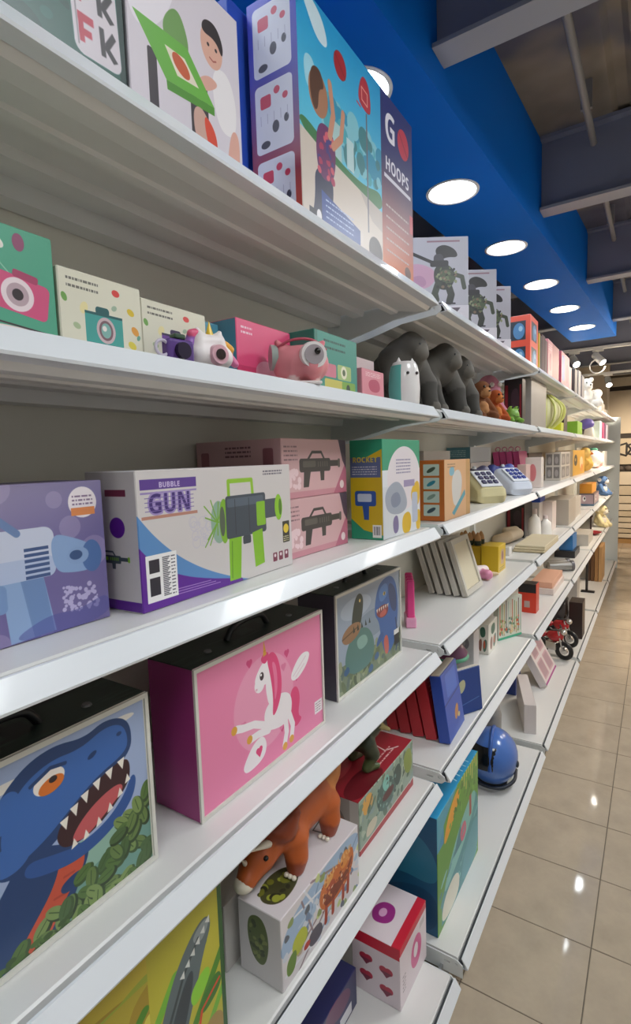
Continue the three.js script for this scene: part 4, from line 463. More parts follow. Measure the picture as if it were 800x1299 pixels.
{ const o = thing('toy_camera', 'small purple toy camera beside the unicorn camera', 'toy camera', [-0.478, Y2, -0.449], Math.PI / 2 - 0.15); o.scale.setScalar(0.78); mesh('body', rb(-0.024, 0.024, 0, 0.036, -0.01, 0.01, 0.006, 4), phy(0x5b3a86, 0.35), o); mesh('viewfinder', rb(-0.01, 0.01, 0.036, 0.044, -0.008, 0.008, 0.003, 3), phy(0x35503c, 0.4), o); const L = new THREE.CylinderGeometry(0.012, 0.013, 0.008, 24); L.rotateX(Math.PI / 2); L.translate(0, 0.018, 0.013); mesh('lens', L, phy(0x2a2038, 0.15), o); const g = new THREE.TorusGeometry(0.011, 0.0025, 8, 20); g.translate(-0.03, 0.02, 0.004); mesh('strap_loop', g, phy(0xcfc6d8, 0.4), o); }
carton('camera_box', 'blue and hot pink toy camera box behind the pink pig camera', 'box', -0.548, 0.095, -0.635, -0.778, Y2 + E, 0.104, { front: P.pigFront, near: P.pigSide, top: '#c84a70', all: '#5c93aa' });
carton('camera_box', 'blue camera box partly hidden behind the hot pink one', 'box', -0.575, 0.09, -0.56, -0.625, Y2 + E, 0.094, { all: '#4a8aa0' });
{ const o = thing('toy_camera', 'glossy pink pig shaped toy camera with white rim lens', 'toy camera', [-0.492, Y2 + 0.001, -0.725], Math.PI / 2 - 0.75); o.scale.setScalar(0.84); const p = '#e08a92', q = '#d9757f';
  mesh('body', blob([[-0.018, 0.042, 0, 0.036, 0.018, 0.044, 0.004, 0.036, p], [0.0, 0.04, 0.02, 0.03, 0.012, 0.034, 0.036, 0.022, p], [-0.04, 0.074, 0.004, 0.01, -0.046, 0.083, 0.006, 0.005, q], [0.036, 0.076, 0.004, 0.01, 0.044, 0.084, 0.006, 0.005, q], [-0.02, 0.01, 0.02, 0.009, -0.02, 0.008, 0.026, 0.008, '#e6c6c4'], [0.02, 0.01, 0.02, 0.009, 0.02, 0.008, 0.026, 0.008, '#e6c6c4']], { res: 40, k: 0.014 }), TOY, o);
  const a = new THREE.CylinderGeometry(0.024, 0.026, 0.012, 32); a.rotateX(Math.PI / 2); a.translate(0.014, 0.052, 0.05); const r = mesh('lens_rim', a, phy(0xe9e2e0, 0.3), o); const b = new THREE.CylinderGeometry(0.018, 0.018, 0.004, 32); b.rotateX(Math.PI / 2); b.translate(0.014, 0.052, 0.056); mesh('lens_glass', b, phy(0xa49a9e, 0.12), r); const d = ball(0.006, 0.02, 0.058, 0.058); mesh('pupil', d, phy(0x1a1614, 0.1), r);
  const s = new THREE.CylinderGeometry(0.024, 0.024, 0.012, 28); s.rotateZ(Math.PI / 2); s.translate(-0.052, 0.056, -0.004); mesh('side_dial', s, phy(0x9aa39c, 0.35), o); mesh('strap', tube([[-0.05, 0.07, 0.01], [-0.02, 0.085, 0.02], [0.02, 0.086, 0.02], [0.05, 0.07, 0.01]], 0.0025), phy(0xb04a5c, 0.5), o); mesh('base_tray', rb(-0.045, 0.03, 0, 0.006, -0.03, 0.05, 0.0025), phy(0xe3d8d4, 0.4), o); }
carton('camera_box', 'dark teal green box with small camera pictures', 'box', -0.5, 0.085, -0.782, -0.934, Y2 + E, 0.107, { front: P.tealCam, all: '#3a8676' });
carton('gift_box', 'small rose pink box with grey window', 'box', -0.498, 0.05, -0.95, -1.05, Y2 + E, 0.062, { front: P.pinkBook, all: '#d9929e' });
carton('gift_box', 'pale dusty pink box between teal box and cup', 'box', -0.56, 0.09, -1.0, -1.13, Y2 + E, 0.105, { all: '#c9b3b4' });
carton('gift_box', 'lilac grey carton at the back behind pink box', 'box', -0.6, 0.1, -0.95, -0.995, Y2 + E, 0.115, { all: '#a9a3b3' });
{ const o = thing('owl_cup', 'white and mint owl shaped cup on the second shelf', 'cup', [-0.5, Y2, -1.165], Math.PI / 2 - 0.6); const pts = [[0, 0], [0.03, 0], [0.034, 0.006], [0.036, 0.04], [0.034, 0.075], [0.03, 0.092], [0.026, 0.1], [0.023, 0.098], [0.0, 0.094]].map(([x, y]) => new THREE.Vector2(x, y)); mesh('body', new THREE.LatheGeometry(pts, 40), phy(0xe6e2e0, 0.3, { clearcoat: 0.5 }), o); const w = new THREE.LatheGeometry([[0.0345, 0.004], [0.037, 0.04], [0.035, 0.075], [0.031, 0.092]].map(([x, y]) => new THREE.Vector2(x, y)), 16, Math.PI * 1.0, Math.PI * 0.75); mesh('wing', w, phy(0x63b3ac, 0.35, { side: THREE.DoubleSide }), o); for (const s of [-1, 1]) { const e = ball(0.0035, s * 0.012, 0.072, 0.034); mesh('eye', e, std(0x3a3436, 0.3), o); const ear = new THREE.ConeGeometry(0.008, 0.014, 10); ear.translate(s * 0.018, 0.104, 0.006); mesh('ear', ear, phy(0xe6e2e0, 0.3), o); } }
// grey apes
{
  const F = '#57534d', G = '#403d38', H = '#6b665e';
  const ape = () => blob([[-0.05, 0.12, 0, 0.055, 0.02, 0.155, 0, 0.062, F], [0.05, 0.185, 0, 0.04, 0.066, 0.18, 0, 0.036, F], [0.085, 0.168, 0, 0.024, 0.092, 0.16, 0, 0.021, H], [0.05, 0.2, 0, 0.026, 0.03, 0.19, 0, 0.02, G], [0.02, 0.15, 0.052, 0.036, 0.05, 0.085, 0.07, 0.027, F], [0.05, 0.085, 0.07, 0.027, 0.072, 0.022, 0.062, 0.022, G], [0.072, 0.016, 0.062, 0.017, 0.09, 0.014, 0.062, 0.014, H], [0.02, 0.15, -0.052, 0.036, 0.05, 0.085, -0.07, 0.027, F], [0.05, 0.085, -0.07, 0.027, 0.072, 0.022, -0.062, 0.022, G], [0.072, 0.016, -0.062, 0.017, 0.09, 0.014, -0.062, 0.014, H], [-0.06, 0.1, 0.03, 0.044, -0.035, 0.06, 0.05, 0.032, F], [-0.035, 0.06, 0.05, 0.03, -0.05, 0.02, 0.045, 0.02, G], [-0.05, 0.014, 0.045, 0.015, -0.02, 0.013, 0.05, 0.014, H], [-0.06, 0.1, -0.03, 0.044, -0.035, 0.06, -0.05, 0.032, F], [-0.035, 0.06, -0.05, 0.03, -0.05, 0.02, -0.045, 0.02, G], [-0.05, 0.014, -0.045, 0.015, -0.02, 0.013, -0.05, 0.014, H]], { res: 52, k: 0.014 });
  const g = ape(), eyeM = std(0x1c1a18, 0.25), mat = phy(0xffffff, 0.75, { vertexColors: true });
  for (const [x, z, t, s, l] of [[-0.6, -1.355, -0.35, 0.92, 'big dark grey gorilla figure beside the owl cup'], [-0.575, -1.54, -0.25, 0.91, 'dark grey gorilla figure in the middle of the ape row'], [-0.585, -1.72, -0.35, 0.88, 'grey gorilla figure next to the brown monkey']]) {
    const o = thing('gorilla_figure', l, 'animal figure', [x, Y2, z], t, 'grey gorilla figures'); o.scale.setScalar(s); mesh('body', g, mat, o); for (const q of [-1, 1]) mesh('eye', ball(0.005, 0.098, 0.183, q * 0.014), eyeM, o);
  }
}
function monkey(name, label, pos, turn, c, c2, s, mat = PLUSH) { const o = thing(name, label, 'plush toy', pos, turn); o.scale.setScalar(s); mesh('body', blob([[0, 0.055, 0, 0.045, 0.0, 0.085, 0, 0.035, c], [0.01, 0.15, 0, 0.045, 0.02, 0.155, 0, 0.042, c], [0.05, 0.138, 0, 0.026, 0.056, 0.136, 0, 0.022, c2], [0, 0.16, 0.048, 0.018, 0, 0.16, 0.052, 0.016, c2], [0, 0.16, -0.048, 0.018, 0, 0.16, -0.052, 0.016, c2], [0.01, 0.1, 0.04, 0.018, 0.05, 0.04, 0.06, 0.016, c], [0.01, 0.1, -0.04, 0.018, 0.05, 0.04, -0.06, 0.016, c], [0.02, 0.03, 0.03, 0.026, 0.075, 0.02, 0.04, 0.019, c], [0.02, 0.03, -0.03, 0.026, 0.075, 0.02, -0.04, 0.019, c], [0.035, 0.06, 0, 0.026, 0.036, 0.07, 0, 0.024, c2]], { res: 42, k: 0.012 }), mat, o); for (const q of [-1, 1]) mesh('eye', ball(0.006, 0.06, 0.165, q * 0.016), std(0x161210, 0.25), o); mesh('nose', ball(0.006, 0.078, 0.142, 0, 1, 0.7, 1), std(0x2a1c18, 0.4), o); return o; }
monkey('plush_monkey', 'brown plush monkey with tan face next to the apes', [-0.535, Y2, -1.9], -0.6, '#7a4a2c', '#c08a5c', 0.7);
monkey('plush_monkey', 'orange plush monkey between brown monkey and green frog', [-0.527, Y2, -2.06], -0.5, '#a84f22', '#c87a3c', 0.62);
{ const o = thing('plush_octopus', 'pink plush octopus with curled arms behind the frog', 'plush toy', [-0.6, Y2, -2.27], -0.6); o.scale.set(0.9, 1, 0.9); const p = '#c27f92'; const B = [[0, 0.15, 0, 0.055, 0, 0.16, 0, 0.05, p]]; for (let i = 0; i < 7; i++) { const a = i / 7 * 6.28, c = Math.cos(a), s = Math.sin(a); B.push([c * 0.03, 0.11, s * 0.03, 0.022, c * 0.07, 0.05, s * 0.07, 0.018, p], [c * 0.07, 0.05, s * 0.07, 0.018, c * 0.09, 0.02, s * 0.09, 0.016, '#b06a80']); } mesh('body', blob(B, { res: 44, k: 0.012 }), PLUSH, o); for (const q of [-1, 1]) mesh('eye', ball(0.01, 0.05, 0.165, q * 0.022), std(0xe8e0da, 0.3), o); }
{ const o = thing('toy_frog', 'round glossy green frog toy at the shelf edge', 'toy', [-0.488, Y2, -2.17], -0.5); o.scale.setScalar(0.66); mesh('body', blob([[0, 0.045, 0, 0.044, 0.008, 0.046, 0, 0.043, '#77a83a'], [0.02, 0.085, 0.024, 0.014, 0.022, 0.087, 0.024, 0.013, '#8abc44'], [0.02, 0.085, -0.024, 0.014, 0.022, 0.087, -0.024, 0.013, '#8abc44'], [0.03, 0.02, 0.035, 0.016, 0.05, 0.014, 0.04, 0.012, '#77a83a'], [0.03, 0.02, -0.035, 0.016, 0.05, 0.014, -0.04, 0.012, '#77a83a']], { res: 38, k: 0.01 }), TOY, o); for (const q of [-1, 1]) mesh('eye', ball(0.006, 0.034, 0.09, q * 0.024), std(0x141410, 0.2), o); mesh('mouth', tube([[0.045, 0.045, 0.028], [0.052, 0.038, 0.012], [0.053, 0.037, -0.012], [0.045, 0.045, -0.028]], 0.0018), std(0x3f5a1c, 0.5), o); }
carton('black_box', 'black display box with dark red stripe beside the frog', 'box', -0.492, 0.075, -2.4, -2.465, Y2 + E, 0.2, { near: P.blackPrint, all: '#1c181a' });
carton('silver_case', 'tall silver grey glossy case with red lower corner', 'box', -0.49, 0.11, -2.58, -2.96, Y2 + E, 0.222, { all: '#a39b93' });
{ const o = thing('mesh_lamp', 'pale yellow green ribbed round lantern toy', 'lantern', [-0.54, Y2, -3.22]); const ribs = []; for (let i = 0; i < 14; i++) { const a = i / 14 * Math.PI * 2; ribs.push(tube([[0.03 * Math.cos(a), 0.01, 0.03 * Math.sin(a)], [0.095 * Math.cos(a), 0.07, 0.095 * Math.sin(a)], [0.1 * Math.cos(a), 0.13, 0.1 * Math.sin(a)], [0.03 * Math.cos(a), 0.2, 0.03 * Math.sin(a)]], 0.006, 6)); } for (const g of ribs) mesh('rib', g, phy(0xdfe08a, 0.5), o); mesh('core', ball(0.085, 0, 0.105, 0, 1, 1.1, 1), phy(0xe8e2b4, 0.6), o); mesh('base', cyl(0.05, 0.04, 0.02, 0, 0, 0), phy(0xc8d42c, 0.4), o); }
carton('lime_box', 'bright yellow low box in front of the lantern toy', 'box', -0.475, 0.06, -3.36, -3.46, Y2 + E, 0.055, { all: '#d8dc3a' });
carton('dark_box', 'narrow dark brown box standing in the middle of the shelf', 'box', -0.52, 0.12, -3.8, -3.95, Y2 + E, 0.19, { all: '#3a2c28' });
carton('lime_box', 'lime green upright carton on the second shelf', 'box', -0.5, 0.1, -4.32, -4.6, Y2 + E, 0.105, { all: '#8fc23a' });
{ const o = thing('spin_toy', 'purple headed toy on a cream stand', 'toy', [-0.53, Y2, -5.2]); mesh('head', ball(0.06, 0, 0.12, 0, 1, 0.8, 1), phy(0x6f62b0, 0.4), o); mesh('stand', cyl(0.05, 0.03, 0.09, 0.02, 0, 0), phy(0xe0d6c8, 0.4), o); }
for (const [z, c, l] of [[-6.2, '#b9c8c4', 'pale teal tall book at the shelf end'], [-6.5, '#9a3a66', 'magenta tall book at the shelf end'], [-6.75, '#6a4a68', 'dark plum tall book at the shelf end'], [-7.05, '#cfc4d2', 'pale lilac tall book at the shelf end']]) carton('tall_book', l, 'book', -0.5, 0.14, z + 0.1, z - 0.1, Y2 + E, 0.183, { all: c });

// --- third shelf
carton('bubble_gun_carton', 'purple carton printed with a pale blue bubble gun', 'box', -0.53, 0.1, -0.05, -0.37, Y3 + E, 0.159, { front: P.gunP, all: '#7a6c9c' });
carton('bubble_gun_carton', 'white BUBBLE GUN carton with green and grey gun', 'box', -0.507, 0.09, -0.391, -0.712, Y3 + E, 0.168, { front: P.gunW, near: P.gunWside, all: '#dedade' }, { turn: 0.04 });
for (const k of [0, 1]) carton('pink_gun_carton', k ? 'upper dusty pink carton with a black toy rifle' : 'lower dusty pink carton under its twin with toy rifle', 'box', -0.536, 0.2, -0.722, -0.944, Y3 + E + k * 0.1066, 0.106, { front: P.pinkGun, near: P.pinkGunSide, all: '#d2a8aa' }, { group: 'stacked pink rifle cartons' });
carton('rocket_carton', 'tall green and yellow carton with blue water blaster', 'box', -0.481, 0.078, -1.0, -1.205, Y3 + E, 0.213, { front: P.rocketFront, near: P.rocketSide, all: '#2f9a76' });
carton('green_carton', 'small green carton behind the yellow and green blaster carton', 'box', -0.59, 0.07, -1.235, -1.33, Y3 + E, 0.208, { all: '#3f8a6c' });
carton('orange_carton', 'orange and tan carton with four small pictures', 'box', -0.47, 0.075, -1.35, -1.575, Y3 + E, 0.163, { front: P.orangeFront, near: P.orangeSide, all: '#b8632a' });
carton('cream_carton', 'cream carton with clear top behind orange carton', 'box', -0.64, 0.1, -1.64, -1.9, Y3 + E, 0.192, { all: '#c4beba' });
carton('yellow_carton', 'small yellow carton behind the cream toy telephone', 'box', -0.56, 0.03, -1.7, -1.84, Y3 + E, 0.13, { all: '#d8c070' });
carton('pink_white_carton', 'pale pink carton under the small blue carton', 'box', -0.64, 0.1, -2.16, -2.46, Y3 + E, 0.142, { all: '#ddd2cb' });
carton('blue_carton', 'small blue grey carton lying on the pale pink carton', 'box', -0.64, 0.1, -2.15, -2.46, Y3 + 2 * E + 0.142, 0.064, { near: P.phoneBox, front: '#b3b6ba', all: '#54808c' });
function phone(label, pos, turn, c1, c2, s) {
  const o = thing('toy_telephone', label, 'toy phone', pos, turn); o.scale.setScalar(s);
  const prof = new THREE.Shape([[-0.07, 0], [0.07, 0], [0.075, 0.012], [0.07, 0.03], [-0.03, 0.095], [-0.06, 0.09], [-0.075, 0.03]].map(([x, y]) => new THREE.Vector2(x, y)));
  const g = new THREE.ExtrudeGeometry(prof, { depth: 0.07, bevelEnabled: true, bevelSize: 0.02, bevelThickness: 0.026, bevelSegments: 6 }); g.scale(0.93, 0.9, 1); g.translate(0, 0.0182, -0.035); mesh('body', g, phy(c1, 0.35, { clearcoat: 0.4 }), o);
  const n = new THREE.Vector2(0.065, 0.1).normalize(), tilt = Math.atan2(0.065, 0.1);
  const pad = new THREE.Group(); pad.name = 'key_pad'; o.add(pad); pad.position.set(0.03, 0.09, 0); pad.rotation.z = -tilt; mesh('pad_plate', rb(-0.052, 0.052, 0, 0.006, -0.045, 0.045, 0.003, 3), phy(0xe9ecf2, 0.35), pad);
  for (let i = 0; i < 3; i++) for (let j = 0; j < 3; j++) mesh('key', rb(-0.038 + i * 0.028, -0.018 + i * 0.028, 0.005, 0.012, -0.034 + j * 0.025, -0.016 + j * 0.025, 0.004, 3), phy(c2, 0.4), pad);
  mesh('handset', blob([[-0.07, 0.112, -0.05, 0.02, -0.07, 0.112, 0.05, 0.02, c2], [-0.07, 0.118, -0.05, 0.024, -0.062, 0.106, -0.055, 0.022, c2], [-0.07, 0.118, 0.05, 0.024, -0.062, 0.106, 0.055, 0.022, c2]], { res: 30, k: 0.012 }), TOY, o); mesh('dial_knob', cyl(0.01, 0.007, 0.012, -0.055, 0.128, 0), phy(0xd9dce2, 0.3), o);
  return o;
}
phone('cream toy telephone with dark keys on third shelf', [-0.545, Y3, -1.97], -0.75, 0xd9cfa0, '#4a4868', 0.94);
phone('white and blue toy telephone with round keys', [-0.53, Y3 + 0.001, -2.36], -0.65, 0xd5dcea, '#3c4a9a', 0.92);
for (let i = 0; i < 4; i++) { const o = thing('pink_notebook', 'magenta notebook with a pale pink edge leaning in a row of four', 'book', [-0.7 + i * 0.034, Y3 + 0.002, -2.97], 0, 'leaning magenta notebooks'); o.rotation.z = 0.12; const q = mesh('cover', cartonGeo(0.03, 0.185, 0.2, { all: '#c04480' }), pmat(0, true), o); mesh('page_block', bx(-0.011, 0.011, 0.006, 0.187, -0.097, 0.096), std(0xe6d6da, 0.8), o); mesh('pen_loop', (() => { const g = new THREE.TorusGeometry(0.012, 0.003, 8, 18); g.translate(0, 0.198, 0.04); return g; })(), phy(0xe6a0b4, 0.4), o); }
carton('egg_box', 'white box with a pink oval print', 'box', -0.488, 0.075, -2.83, -2.9, Y3 + E, 0.152, { near: P.pinkEgg, all: '#eadfd6' });
carton('brown_box', 'dark brown carton behind the pink oval box', 'box', -0.6, 0.12, -3.1, -3.5, Y3 + E, 0.175, { all: '#4a3424' });
carton('beige_box', 'blush beige carton beside the leaning notebooks', 'box', -0.53, 0.04, -2.68, -2.78, Y3 + E, 0.12, { all: '#d8b8ae' });
carton('charm_box', 'clear fronted box with four grey compartments', 'box', -0.5, 0.09, -3.55, -3.95, Y3 + E, 0.175, { near: P.grid, front: P.grid, all: '#cfc4b8' });
carton('craft_box', 'yellow craft kit box with a black round window', 'box', -0.505, 0.12, -4.15, -4.85, Y3 + E, 0.185, { front: P.yellowKit, near: '#d8c4a8', all: '#d8a440' });
{ const o = thing('chick_plush', 'round yellow chick plush far along the third shelf', 'plush toy', [-0.54, Y3, -5.2], 0.3); mesh('body', blob([[0, 0.07, 0, 0.07, 0, 0.09, 0, 0.06, '#e8b85c'], [0, 0.16, 0.0, 0.045, 0, 0.165, 0.01, 0.045, '#f0cc7a'], [0.04, 0.155, 0.02, 0.014, 0.06, 0.152, 0.03, 0.006, '#e07a2c'], [0, 0.08, 0.06, 0.03, -0.03, 0.06, 0.08, 0.015, '#e8b85c']], { res: 32 }), PLUSH, o); mesh('eye', ball(0.006, 0.036, 0.175, 0.03), std(0x111111, 0.3), o); }
{ const o = thing('mug_set', 'white bag of soft toys with green top', 'bag', [-0.55, Y3, -6.1]); mesh('bag', blob([[0, 0.09, 0, 0.09, 0, 0.1, 0.1, 0.085, '#e3ded8'], [0.03, 0.06, 0.05, 0.06, 0.03, 0.06, 0.05, 0.06, '#d8a8a0']], { res: 32 }), TOY, o); mesh('tie', ball(0.04, 0, 0.19, 0.05, 1, 0.5, 1), phy(0x5fae94, 0.6), o); }
carton('white_box', 'white carton next to the end panel on third shelf', 'box', -0.51, 0.14, -6.8, -7.2, Y3 + E, 0.17, { all: '#dcdad4' });

// --- fourth shelf: jigsaw bags with a clear sleeve, handle and card front
function puzzle(label, x1, zn, zf, h, front, side, top) {
  const o = thing('jigsaw_case', label, 'puzzle'), d = 0.09;
  carton('case', '', '', x1, d, zn, zf, Y4 + E, h, { front, near: side, top, all: side }, { parent: o });
  // raised clear welt around the front and a black buckle on top
  const w = (a, b, c, e) => bx(x1 - 0.0005, x1 + 0.0025, a, b, c, e), z0 = zf, z1 = zn;
  const welt = mergeGeometries([w(Y4 + 0.001, Y4 + 0.007, z0, z1), w(Y4 + h - 0.006, Y4 + h, z0, z1), w(Y4 + 0.007, Y4 + h - 0.006, z0, z0 + 0.005), w(Y4 + 0.007, Y4 + h - 0.006, z1 - 0.005, z1)]); mesh('welt', welt, phy(0xd8d6cc, 0.25), o);
  const zc = (zn + zf) / 2, bar = tube([[x1 - 0.04, Y4 + h, zc + 0.05], [x1 - 0.04, Y4 + h + 0.016, zc + 0.035], [x1 - 0.04, Y4 + h + 0.018, zc - 0.035], [x1 - 0.04, Y4 + h, zc - 0.05]], 0.005); mesh('handle', bar, std(0x17191b, 0.4), o);
  for (const q of [-0.1, 0.1]) mesh('snap', cyl(0.006, 0.005, 0.003, x1 - 0.03, Y4 + h, zc + q, 14), std(0x6d6f70, 0.3), o);
  return o;
}
puzzle('jigsaw case with a roaring blue dinosaur among leaves', -0.514, -0.08, -0.4, 0.217, P.dinoA, '#57264f', P.bagTop);
puzzle('pink jigsaw case with a white unicorn', -0.51, -0.472, -0.791, 0.218, P.uni, '#a03a7c', P.bagTop);
puzzle('jigsaw case with two dinosaurs beside the unicorn case', -0.531, -0.874, -1.19, 0.22, P.dinoB, '#4a4a52', P.bagTop);
{ const o = thing('sponge_pack', 'hot pink ribbed pack standing beside the dinosaur jigsaw', 'pack', [-0.6, Y4, -1.41], 0.5); for (let i = 0; i < 4; i++) mesh('ribbed_stick', rb(-0.01, 0.012, 0.02 + 0, 0.15 - i * 0.004, -0.03 + i * 0.016, -0.016 + i * 0.016, 0.005, 3), phy(0xe8468c, 0.4), o); mesh('holder', rb(-0.014, 0.016, 0, 0.03, -0.034, 0.038, 0.004, 3), phy(0xe8a0c0, 0.3), o); }
for (let i = 0; i < 5; i++) { const o = thing('picture_frame', i === 4 ? 'front cream picture frame of the leaning stack' : 'pale grey edged frame in the leaning stack', 'frame', [-0.668 + i * 0.03, Y4 + 0.0024, -1.86], 0, i === 4 ? undefined : 'leaning pale frames'); o.rotation.z = 0.3; mesh('board', cartonGeo(0.014, 0.2, 0.19, { front: i === 4 ? '#d9cfb4' : '#c2bcb2', all: '#c2bcb2' }), pmat(0, false), o); for (const [a, b, c, e] of [[0, 0.018, -0.095, 0.095], [0.182, 0.2, -0.095, 0.095], [0.018, 0.182, -0.095, -0.078], [0.018, 0.182, 0.078, 0.095]]) mesh('rail', bx(0.007, 0.013, a, b, c, e), std(0xcac4b8, 0.5), o); }
{ const o = thing('sweet_bag', 'crinkled clear bag with pink sweets lying by the frames', 'bag', [-0.585, Y4, -2.08], 0.3); mesh('bag', blob([[-0.03, 0.02, -0.02, 0.018, 0.03, 0.022, 0.03, 0.02, '#d98aa8'], [-0.02, 0.035, 0.02, 0.02, 0.02, 0.03, -0.03, 0.018, '#e6d4d4'], [-0.045, 0.07, 0.02, 0.008, -0.03, 0.04, 0.02, 0.016, '#d8c8b0'], [0.05, 0.012, -0.03, 0.01, 0.07, 0.012, -0.04, 0.006, '#c8b088']], { res: 34 }), TOY, o); }
carton('yellow_box', 'wide yellow carton with a row of wooden pegs on it', 'box', -0.612, 0.1, -2.2, -2.32, Y4 + E, 0.107, { all: '#c8a41c' });
carton('yellow_box', 'narrow yellow carton with printed end beside the pegs', 'box', -0.538, 0.07, -2.19, -2.31, Y4 + E, 0.112, { front: P.yellowEnd, all: '#d8b420' });
for (let i = 0; i < 6; i++) { const o = thing('peg_doll', 'pointed tan peg doll with dark green base on the yellow carton', 'peg doll', [-0.7 + (i % 3) * 0.034, Y4 + 0.1085, -2.225 - Math.floor(i / 3) * 0.05], 0, 'peg dolls on the yellow carton'); mesh('head', new THREE.LatheGeometry([[0, 0.056], [0.006, 0.05], [0.012, 0.036], [0.014, 0.02]].map(([x, y]) => new THREE.Vector2(x, y)), 16), phy(0xb88a58, 0.5), o); mesh('base', cyl(0.0145, 0.0145, 0.02, 0, 0, 0, 16), phy(0x2f3a2a, 0.5), o); }
carton('roll_box', 'small white carton in front of the cloth pack', 'box', -0.588, 0.04, -2.6, -2.65, Y4 + E, 0.04, { all: '#dedbd6' });
{ const o = thing('cloth_pack', 'folded beige cloth pack lying flat near the shelf joint', 'cloth', [-0.54, Y4 + 0.001, -2.92]); for (let k = 0; k < 3; k++) mesh('fold', rb(-0.06 + k * 0.004, 0.09, k * 0.011, k * 0.011 + 0.012, -0.23, 0.2 - k * 0.008, 0.005, 3), std([0xc4b594, 0xcdbfa0, 0xd0c3a6][k], 0.85), o); }
{ const o = thing('cloth_bundle', 'rumpled cream cloth bundles behind the folded pack', 'cloth', [-0.682, Y4 + 0.001, -2.97]); mesh('cloth', blob([[-0.03, 0.03, 0.1, 0.03, 0.0, 0.035, 0.02, 0.03, '#d3bfa2'], [0.0, 0.035, 0.0, 0.032, 0.03, 0.04, -0.12, 0.03, '#dccab0'], [-0.02, 0.06, -0.05, 0.022, 0.02, 0.065, -0.1, 0.02, '#e3d2bc']], { res: 36 }), PLUSH, o); }
carton('black_box', 'black carton with red side panels at the back of fourth shelf', 'box', -0.64, 0.1, -3.2, -3.42, Y4 + E, 0.2, { near: P.blackPrint, all: '#231f21' });
for (const [x, z, l, hh] of [[-0.585, -3.2, 'white lotion bottle with a pump near the cloth pack', 0.17], [-0.55, -3.34, 'short white bottle beside the pump bottle', 0.12]]) { const o = thing('bottle', l, 'bottle', [x, Y4, z]); mesh('body', new THREE.LatheGeometry([[0, 0], [0.034, 0], [0.037, 0.006], [0.034, hh * 0.5], [0.03, hh * 0.68], [0.014, hh * 0.78], [0.012, hh * 0.86], [0, hh * 0.86]].map(([a, b]) => new THREE.Vector2(a, b)), 28), phy(0xf2ede6, 0.3), o); mesh('cap', cyl(0.014, 0.012, hh * 0.16, 0, hh * 0.85, 0), phy(0xe3d0cc, 0.4), o); }
carton('cosmetic_box', 'tall plain white pink carton beside the grey cartons', 'box', -0.545, 0.06, -3.55, -3.7, Y4 + E, 0.18, { all: '#efdfd6' });
carton('cosmetic_box', 'blue topped white carton behind the bottles', 'box', -0.6, 0.07, -3.43, -3.54, Y4 + E, 0.19, { top: '#2a4a9a', all: '#e6dcd4' });
carton('blue_pouch', 'deep blue flat pouch lying on the blue topped carton', 'pouch', -0.59, 0.1, -3.4, -3.56, Y4 + 2 * E + 0.19, 0.035, { all: '#2a4cae' });
carton('stone_box', 'large warm grey carton on fourth shelf', 'box', -0.49, 0.16, -3.85, -4.2, Y4 + E, 0.172, { all: '#bdb2a4' });
carton('stone_box', 'lighter grey carton behind the warm grey one', 'box', -0.5, 0.16, -4.25, -4.6, Y4 + E, 0.15, { all: '#cbc3b8' });
carton('frame_box', 'dark framed box with a round white eye picture', 'box', -0.47, 0.12, -5.3, -5.75, Y4 + E, 0.11, { front: P.frame, near: P.frame, all: '#5a5258' });
carton('orange_pack', 'orange soft pack lying on the dark framed box', 'pack', -0.49, 0.1, -5.32, -5.7, Y4 + 2 * E + 0.11, 0.085, { all: '#e0982c' });
monkey('plush_panda', 'black and white panda with blue trousers by the end panel', [-0.52, Y4, -6.6], -0.3, '#5a7aa8', '#e6e2dc', 1.1);
carton('white_box', 'pale carton beside the panda on fourth shelf', 'box', -0.5, 0.15, -6.95, -7.25, Y4 + E, 0.12, { all: '#d5dade' });

